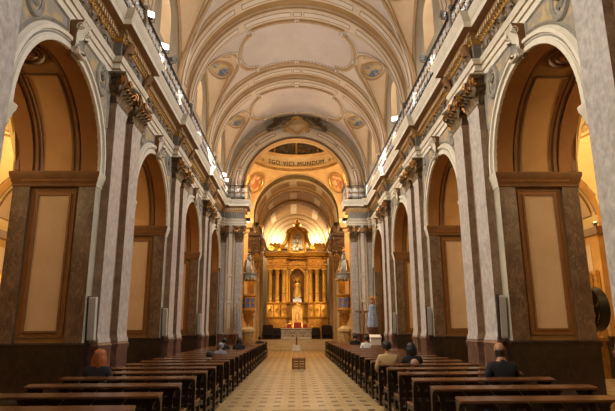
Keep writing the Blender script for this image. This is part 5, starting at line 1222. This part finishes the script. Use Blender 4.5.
def person(loc, label, top, hair, style='short', rz=0, lean=0.0, bag=None, trouser='#22222a', sc_=1, bald=False):
    r = empty('person', loc, label, 'person', 'people seated in the pews', rz)
    r.scale = (sc_, sc_, sc_)
    h = .46; L = lean
    P = lambda y, z, x=0: (x, y + (z - .55) * math.sin(L) if z > .5 else y, (.55 + (z - .55) * math.cos(L)) if z > .5 else z)
    hip = P(0, h + .12); chest = P(.0, .9); neck = P(.0, 1.04)
    mt = mat('clothing', top, None, rough=.85); pants = mat('trousers', trouser, None, rough=.85); hm = mat('hair', hair, None, rough=.6) if style != 'long' else mat('wavy_hair', '#7e3c12', '#bb6c34', 60, .55, stretch=(1, 1, .15))
    body = [[(hip, .10), (P(0, .75), .11), (chest, .12), (neck, .052), (P(.015, 1.13), .06)]]
    for k in (-1, 1):
        sh = P(0, .97, k * .17); el = P(.06, .72, k * .24); wr = P(.30, .62, k * .13); hd = P(.37, .62, k * .09)
        body.append([(chest, .12), (sh, .055), (el, .042), (wr, .03), (hd, .035)])
        for f in range(4): b0 = hd; body.append([(hd, .035), (P(.41, .615 - .004 * f, k * (.10 - .02 * f)), .010), (P(.45, .595, k * (.10 - .02 * f)), .008)])
        body.append([(hd, .035), (P(.395, .64, k * .05), .010)])
        hp = P(0, h + .1, k * .09); kn = P(.42, h + .06, k * .11); an = P(.42, .09, k * .12); to = P(.56, .03, k * .13)
        body.append([(hip, .10), (hp, .085), (kn, .06), (an, .042), (to, .03)])
    b = skin_mesh('body', body, M_SKIN, r, 2)
    sh_ = [[(P(0, h + .1), .125), (P(0, .72), .14), (chest, .145), (P(0, 1.03), .072), (P(.0, 1.075), .064)]]
    for k in (-1, 1): sh_.append([(chest, .145), (P(0, .955, k * .165), .085), (P(.06, .72, k * .245), .062), (P(.24, .64, k * .16), .045)])
    skin_mesh('jacket', sh_, mt, r, 2)
    tr = []
    for k in (-1, 1): tr.append([(P(0, h + .09), .12), (P(.02, h + .1, k * .09), .105), (P(.42, h + .07, k * .115), .078), (P(.42, .1, k * .12), .058)])
    skin_mesh('trousers', tr, pants, r, 2)
    # head: shaped, with nose, ears, eyes
    hc = P(.03, 1.20); m = MB(); nu, nv = 20, 14; rows = []
    for i in range(nv + 1):
        p = PI * (i + .02) / (nv + .04); z = -math.cos(p); row = []
        for j in range(nu):
            q = 2 * PI * j / nu; x = math.sin(p) * math.cos(q) * .081; y = math.sin(p) * math.sin(q) * .095
            if z < 0: x *= 1 + .22 * z; y = y * (1 + .18 * z) + .012 * -z
            if y > .06 and abs(x) < .02 and -.35 < z < .05: y += .022 * (1 - abs(x) / .02)
            row.append((hc[0] + x, hc[1] + y, hc[2] + z * .109))
        rows.append(row)
    m.grid(rows, cu=True)
    for k in (-1, 1): m.ball((hc[0] + k * .076, hc[1] - .005, hc[2] - .01), (.012, .022, .034), 8, 6)
    m.lathe([(.05, -.2), (.048, -.13), (.052, -.08)], (hc[0], hc[1] - .015, hc[2]), 12)
    hd_ = m.build('head', M_SKIN, r, world=False)
    for k in (-1, 1): m = MB(); m.ball((hc[0] + k * .03, hc[1] + .088, hc[2] + .012), (.012, .006, .008), 8, 5); m.build('eye', M_BLACK, r, world=False).parent = hd_
    m = MB(); m.ball((hc[0], hc[1] + .094, hc[2] - .06), (.024, .008, .007), 8, 5); m.build('mouth', mat('lips', '#8d4a40', None, rough=.5), r, world=False).parent = hd_
    m = MB(); rows = []; low = {'short': -.45, 'long': -1.0, 'bob': -.9}[style]
    if bald: low = -.95
    for i in range(13):
        row = []
        for j in range(25):
            q = PI * .93 + (PI * 1.14) * j / 24; t = i / 12           # sweep round the back of the head
            z = 1 - t * (1 - low) ; zc = max(-1, z); pr_ = math.sqrt(max(0, 1 - min(1, abs(z)) ** 2.7)) if z > 0 else (1 - .10 * abs(z) if style != 'short' else 1 - .22 * abs(z))
            g = (1.03 if bald else 1.14) + .03 * math.sin(7 * q + 3 * t)
            xx = .081 * pr_ * math.cos(q) * g; yy = .095 * pr_ * math.sin(q) * g; zz = .109 * z * 1.03 if z > 0 else .109 * z
            if style == 'long' and z < 0: zz = .118 * z * 1.75; xx *= 1.12 + .32 * abs(z) ** .6 + .06 * math.sin(9 * q + 6 * t); yy = yy * (1.1 + .06 * math.sin(8 * q)) - .012 * abs(z)
            if style == 'bob' and z < 0: zz = .118 * z * 1.5; xx *= 1.25; yy *= 1.12
            row.append((hc[0] + xx, hc[1] + yy, hc[2] + zz))
        rows.append(row)
    if bald:
        rows = [[p for p in row] for k2, row in enumerate(rows) if k2 >= 6]
    m.grid(rows); 
    if not bald:
        fr = [[(hc[0] + .079 * math.cos(q) * math.sqrt(max(0, 1 - z * z)), hc[1] + .1 * math.sin(q) * math.sqrt(max(0, 1 - z * z)), hc[2] + .117 * z) for q in [PI * .07 * -1 + PI * 1.14 * j / 12 for j in range(13)]] for z in (.45, .7, .9, .99)]
        m.grid(fr)
    o = m.build('hair', hm, r, world=False); o.parent = hd_; sl = o.modifiers.new('thick', 'SOLIDIFY'); sl.thickness = .012; sl.offset = 1
    if bag:
        m = MB(); m.ball((0.02, -.13, .84), (.10, .05, .13), 12, 8); bo = m.build('backpack', mat('bag_cloth', bag, None, rough=.8), r, world=False)
    return r
def row_y(s, y): return min(ROWS[s], key=lambda q: abs(q - (y - .2)))
people = [
    (-1, -3.4, 9.2, 'woman with long red hair in a dark jacket at the left end of a pew', '#17151a', '#9c4f1e', 'long', .1, 0, .97, None),
    (-1, -2.28, 13.6, 'dark haired person bowed low behind a pew in the middle of the left block', '#1b1a1c', '#15110f', 'short', .5, 0, .84, None),
    (-1, -2.46, 17.0, 'bowed grey haired person in a grey blue jacket among the left pews', '#77808c', '#8d939c', 'short', .4, 0, .92, None),
    (-1, -2.80, 20.3, 'person in a black jacket in the far left pews, left of another in black', '#121214', '#1a1512', 'short', .45, 0, 1, None),
    (-1, -2.22, 20.3, 'person in a black coat in the far left pews, nearer the aisle', '#0f0f12', '#14110f', 'bob', .4, 0, 1, None),
    (-1, -1.95, 27.8, 'dark dressed person at the aisle end of the farthest left pews', '#151417', '#17130f', 'short', .4, 0, .95, None),
    (1, 1.96, 11.9, 'man with dark hair and tan shirt by the aisle on the right', '#b59a6c', '#17110d', 'short', .04, 0, 1, None),
    (1, 2.50, 11.9, 'dark haired woman in black with a pinkish bag, right of the man in tan', '#141316', '#120e0c', 'bob', .04, 0, .97, '#b98f74'),
    (1, 2.75, 25.5, 'dark dressed person in the far right pews in front of the crucifix', '#131215', '#15110f', 'short', .05, 0, 1, None),
    (1, 2.7, 20.6, 'person with dark hair and white shirt in the far right pews', '#e2ded6', '#17120f', 'short', .05, 0, 1, None),
    (1, 3.2, 8.55, 'balding man in a dark suit sitting near the right wall pilasters', '#121116', '#33241c', 'short', .06, 0, 1.04, None),
]
for s, x, y, lab, top, hair, sty, lean, rz, sc_, bag in people:
    yr = row_y(s, y); person((x, yr + .24, 0), lab, top, hair, sty, rz, lean, bag, sc_=sc_, bald='balding' in lab)

# ------------------------------------------------------------------ right side: statue on a pedestal, crucifix, lectern, fan, side altars
r = empty('saint_statue', (3.93, 27.6, 0), 'blue robed statue with a gold crown on a pedestal by the right wall', 'statue')
m = MB(); m.lathe([(0, 0), (.32, 0), (.32, .15), (.24, .22), (.2, .4), (.2, 1.3), (.26, 1.4), (.32, 1.5), (.32, 1.62), (0, 1.64)], (3.93, 27.6, 0), 16); m.build('pedestal', M_REDMAR, r)
m = MB(); rows = []
for z, rx, ry in ((0, .27, .22), (.2, .28, .23), (.6, .22, .18), (.9, .17, .14), (1.02, .19, .14), (1.1, .15, .12), (1.16, .06, .06)): rows.append([(3.93 + rx * math.cos(q) * (1 + .05 * math.cos(8 * q)), 27.6 + ry * math.sin(q) * (1 + .05 * math.cos(8 * q)), 1.64 + z) for q in [2 * PI * j / 32 for j in range(32)]])
m.grid(rows, cu=True); m.build('robe', mat('blue_grey_robe', '#7f92b4', '#aeb9cc', 5, .6), r)
m = MB(); m.ball((3.93, 27.57, 2.9), (.08, .09, .11), 10, 8); m.build('head', M_SKIN, r)
m = MB(); m.lathe([(.08, 0), (.1, .04), (.13, .12), (.06, .2), (.02, .26)], (3.93, 27.6, 2.99), 12)
for q in range(16): g = 2 * PI * q / 16; m.tube([(3.93 + .2 * math.cos(g), 27.66, 2.95 + .2 * math.sin(g)), (3.93 + .36 * math.cos(g), 27.66, 2.95 + .36 * math.sin(g))], [.02, .006], 4)
m.tube([(3.93 + .2 * math.cos(g), 27.66, 2.95 + .2 * math.sin(g)) for g in [2 * PI * q / 20 for q in range(20)]], .02, 5, True); m.build('crown', M_GOLD, r)
r = empty('crucifix', (3.55, 28.6, 0), 'dark wooden standing crucifix with a carved figure, left of the blue robed statue', 'crucifix')
m = MB(); m.lathe([(0, 0), (.26, 0), (.26, .05), (.1, .12), (.05, .2)], (3.55, 28.6, 0), 14); m.build('base', M_WOOD, r)
m = MB(); m.bbox(3.51, 3.59, 28.58, 28.64, .1, 2.95, .01); m.bbox(3.12, 3.98, 28.58, 28.64, 2.42, 2.5, .01); m.build('cross', M_CARVE, r)
m = MB(); cv = [(3.55, 28.54, 2.5), (3.57, 28.52, 2.3), (3.60, 28.5, 2.05), (3.58, 28.5, 1.85), (3.55, 28.48, 1.6), (3.53, 28.53, 1.3)]
m.tube(cv, [.045, .085, .075, .075, .055, .03], 10)
for k in (-1, 1): m.tube([(3.55 + k * .06, 28.54, 2.36), (3.55 + k * .2, 28.54, 2.44), (3.55 + k * .38, 28.56, 2.48)], [.035, .03, .02], 8)
m.ball((3.53, 28.5, 2.6), (.06, .07, .085), 10, 8); m.build('corpus', mat('carved_corpus', '#8a5a38', '#a06c48', 6, .5), r)
r = empty('lectern', (3.74, 25.6, 0), 'cream lectern with a slanted top standing by the right wall past the pews', 'lectern')
m = MB(); m.bbox(3.5, 3.98, 25.43, 25.77, 0, 1.15, .015); m.build('body', M_CLOTH, r)
m = MB(); m.mbox(Matrix.Translation((3.74, 25.6, 1.2)) @ Matrix.Rotation(.3, 4, 'X'), .54, .42, .05); m.build('top', M_CLOTH, r, smooth=0)
# pedestal fan in the right aisle
fx, fy = 7.0, 12.5
r = empty('pedestal_fan', (fx, fy, 0), 'large dark drum fan on a stand in the right side aisle', 'fan')
m = MB(); m.lathe([(0, 0), (.3, 0), (.3, .04), (.08, .09), (.04, .14)], (fx, fy, 0), 18); m.tube([(fx, fy, .1), (fx, fy, 1.45)], .03, 8); m.build('stand', M_BLACK, r)
Q = lambda p: (fx + p[2], fy + p[0], 2.0 + p[1])
for c0 in (-.11, .11):
    m = MB(); 
    for rr in (.5, .42, .34, .26, .18, .1): m.tube([Q((rr * math.cos(a), rr * math.sin(a), c0 * (1.25 - .5 * rr))) for a in [2 * PI * j / 28 for j in range(28)]], .008 if rr < .5 else .018, 4, True)
    for q in range(20): a = PI * q / 10; m.tube([Q((.08 * math.cos(a), .08 * math.sin(a), c0 * 1.2)), Q((.5 * math.cos(a), .5 * math.sin(a), c0))], .006, 4)
    m.build('guard', M_BLACK, r)
m = MB(); 
rows = [[Q((.51 * math.cos(a), .51 * math.sin(a), c)) for a in [2 * PI * j / 28 for j in range(28)]] for c in (-.1, .1)]; m.grid(rows, cu=True); m.build('drum', M_BLACK, r)
for q in range(4):
    a = q * PI / 2; m = MB(); rows = [[Q((rr * math.cos(a + t), rr * math.sin(a + t), (t - .3) * .16)) for t in (0, .2, .4, .6)] for rr in (.09, .2, .32, .44)]; m.grid(rows); m.build('blade', M_IRON, r)
m = MB(); rows = [[Q((.09 * k * math.cos(a), .09 * k * math.sin(a), c)) for a in [2 * PI * j / 14 for j in range(14)]] for c, k in ((-.12, .6), (-.08, 1), (.12, 1), (.2, .7))]; m.grid(rows, cu=True); m.tube([Q((0, -.05, .1)), Q((0, -.55, 0))], .03, 6); m.build('motor', M_BLACK, r)
# speaker columns on the aisle side, side altars, lamps
for s, side in ((-1, 'left'), (1, 'right')):
    o = copy_tree(bpy.data.objects['column_loudspeaker']); o.location = (s * 6.35, 11.75, 1.5); o.scale = (1, 1, 1.15); o.rotation_euler = (0, 0, 0)
    tag(o, 'pale loudspeaker column in the %s side aisle, seen through the near arch' % side, 'loudspeaker', 'loudspeaker columns on the piers')
    xo = s * 9.92; yo = 17.96
    r = empty('side_altar', (xo, yo, 0), 'gilded side altar with a lit painting in the %s aisle, seen through the near arch' % side, 'altar', 'side altars')
    m = MB(); x0, x1 = sorted((xo, xo + s * .02)); 
    x0, x1 = sorted((xo - s * .5, xo)); m.box(x0, x1, yo - .9, yo + .9, 0, 1.15); m.box(*sorted((xo - s * .58, xo)), yo - 1, yo + 1, 1.15, 1.25); m.build('mensa', M_GOLD2, r, smooth=0)
    m = MB(); x0, x1 = sorted((xo - s * .12, xo)); m.box(x0, x1, yo - .95, yo + .95, 1.25, 3.4)
    F = sub(((xo - s * .13, yo, 2.4), (0, 1, 0), (0, 0, 1), (-s, 0, 0)), 0); carved(m, F, -.93, -.55, -1.1, 1.0, .34, 2, .07); carved(m, F, .55, .93, -1.1, 1.0, .34, 5, .07); carved(m, F, -.6, .6, .75, 1.2, .36, 8, .07)
    for k in (-1, 1): m.tube([F((k * .75, -1.0, .12)), F((k * .75, .95, .12))], .09, 10)
    m.build('frame', M_GOLD, r)
    m = MB(); m.add([F((a, b, .01)) for a, b in ((-.5, -1), (.5, -1), (.5, .7), (-.5, .7))], [(0, 1, 2, 3)]); m.ball(F((0, -.1, .02)), (.03, .28, .55), 10, 8, 1); m.ball(F((0, .5, .03)), (.03, .13, .15), 8, 6, 2); m.build('painting', [mat('painting_' + side, '#6b3f1e', '#c49350', 4, .6), M_RED, M_SKIN], r)
    lamp('side_altar_lamp', 'POINT', (xo - s * 1.3, yo - 1.0, 3.6), 22, (1, .72, .36), size=.1)
    for xx, yy, lab in ((s * (XO - .29), 16.85, 'beside the side altar'), (s * 6.06, 13.12, 'behind the big near pier')):
        zz = 4.862; r = empty('wall_uplight', (xx, yy, zz), 'small glowing uplight on a ledge in the %s aisle, %s' % (side, lab), 'lamp', 'aisle uplights')
        m = MB(); m.lathe([(.0, 0), (.05, 0), (.06, .04), (.09, .12)], (xx, yy, zz), 12); m.build('bowl', M_STEEL, r); m = MB(); m.ball((xx, yy, zz + .1), (.075, .075, .05), 10, 6); m.build('bulb', M_LAMPW, r)
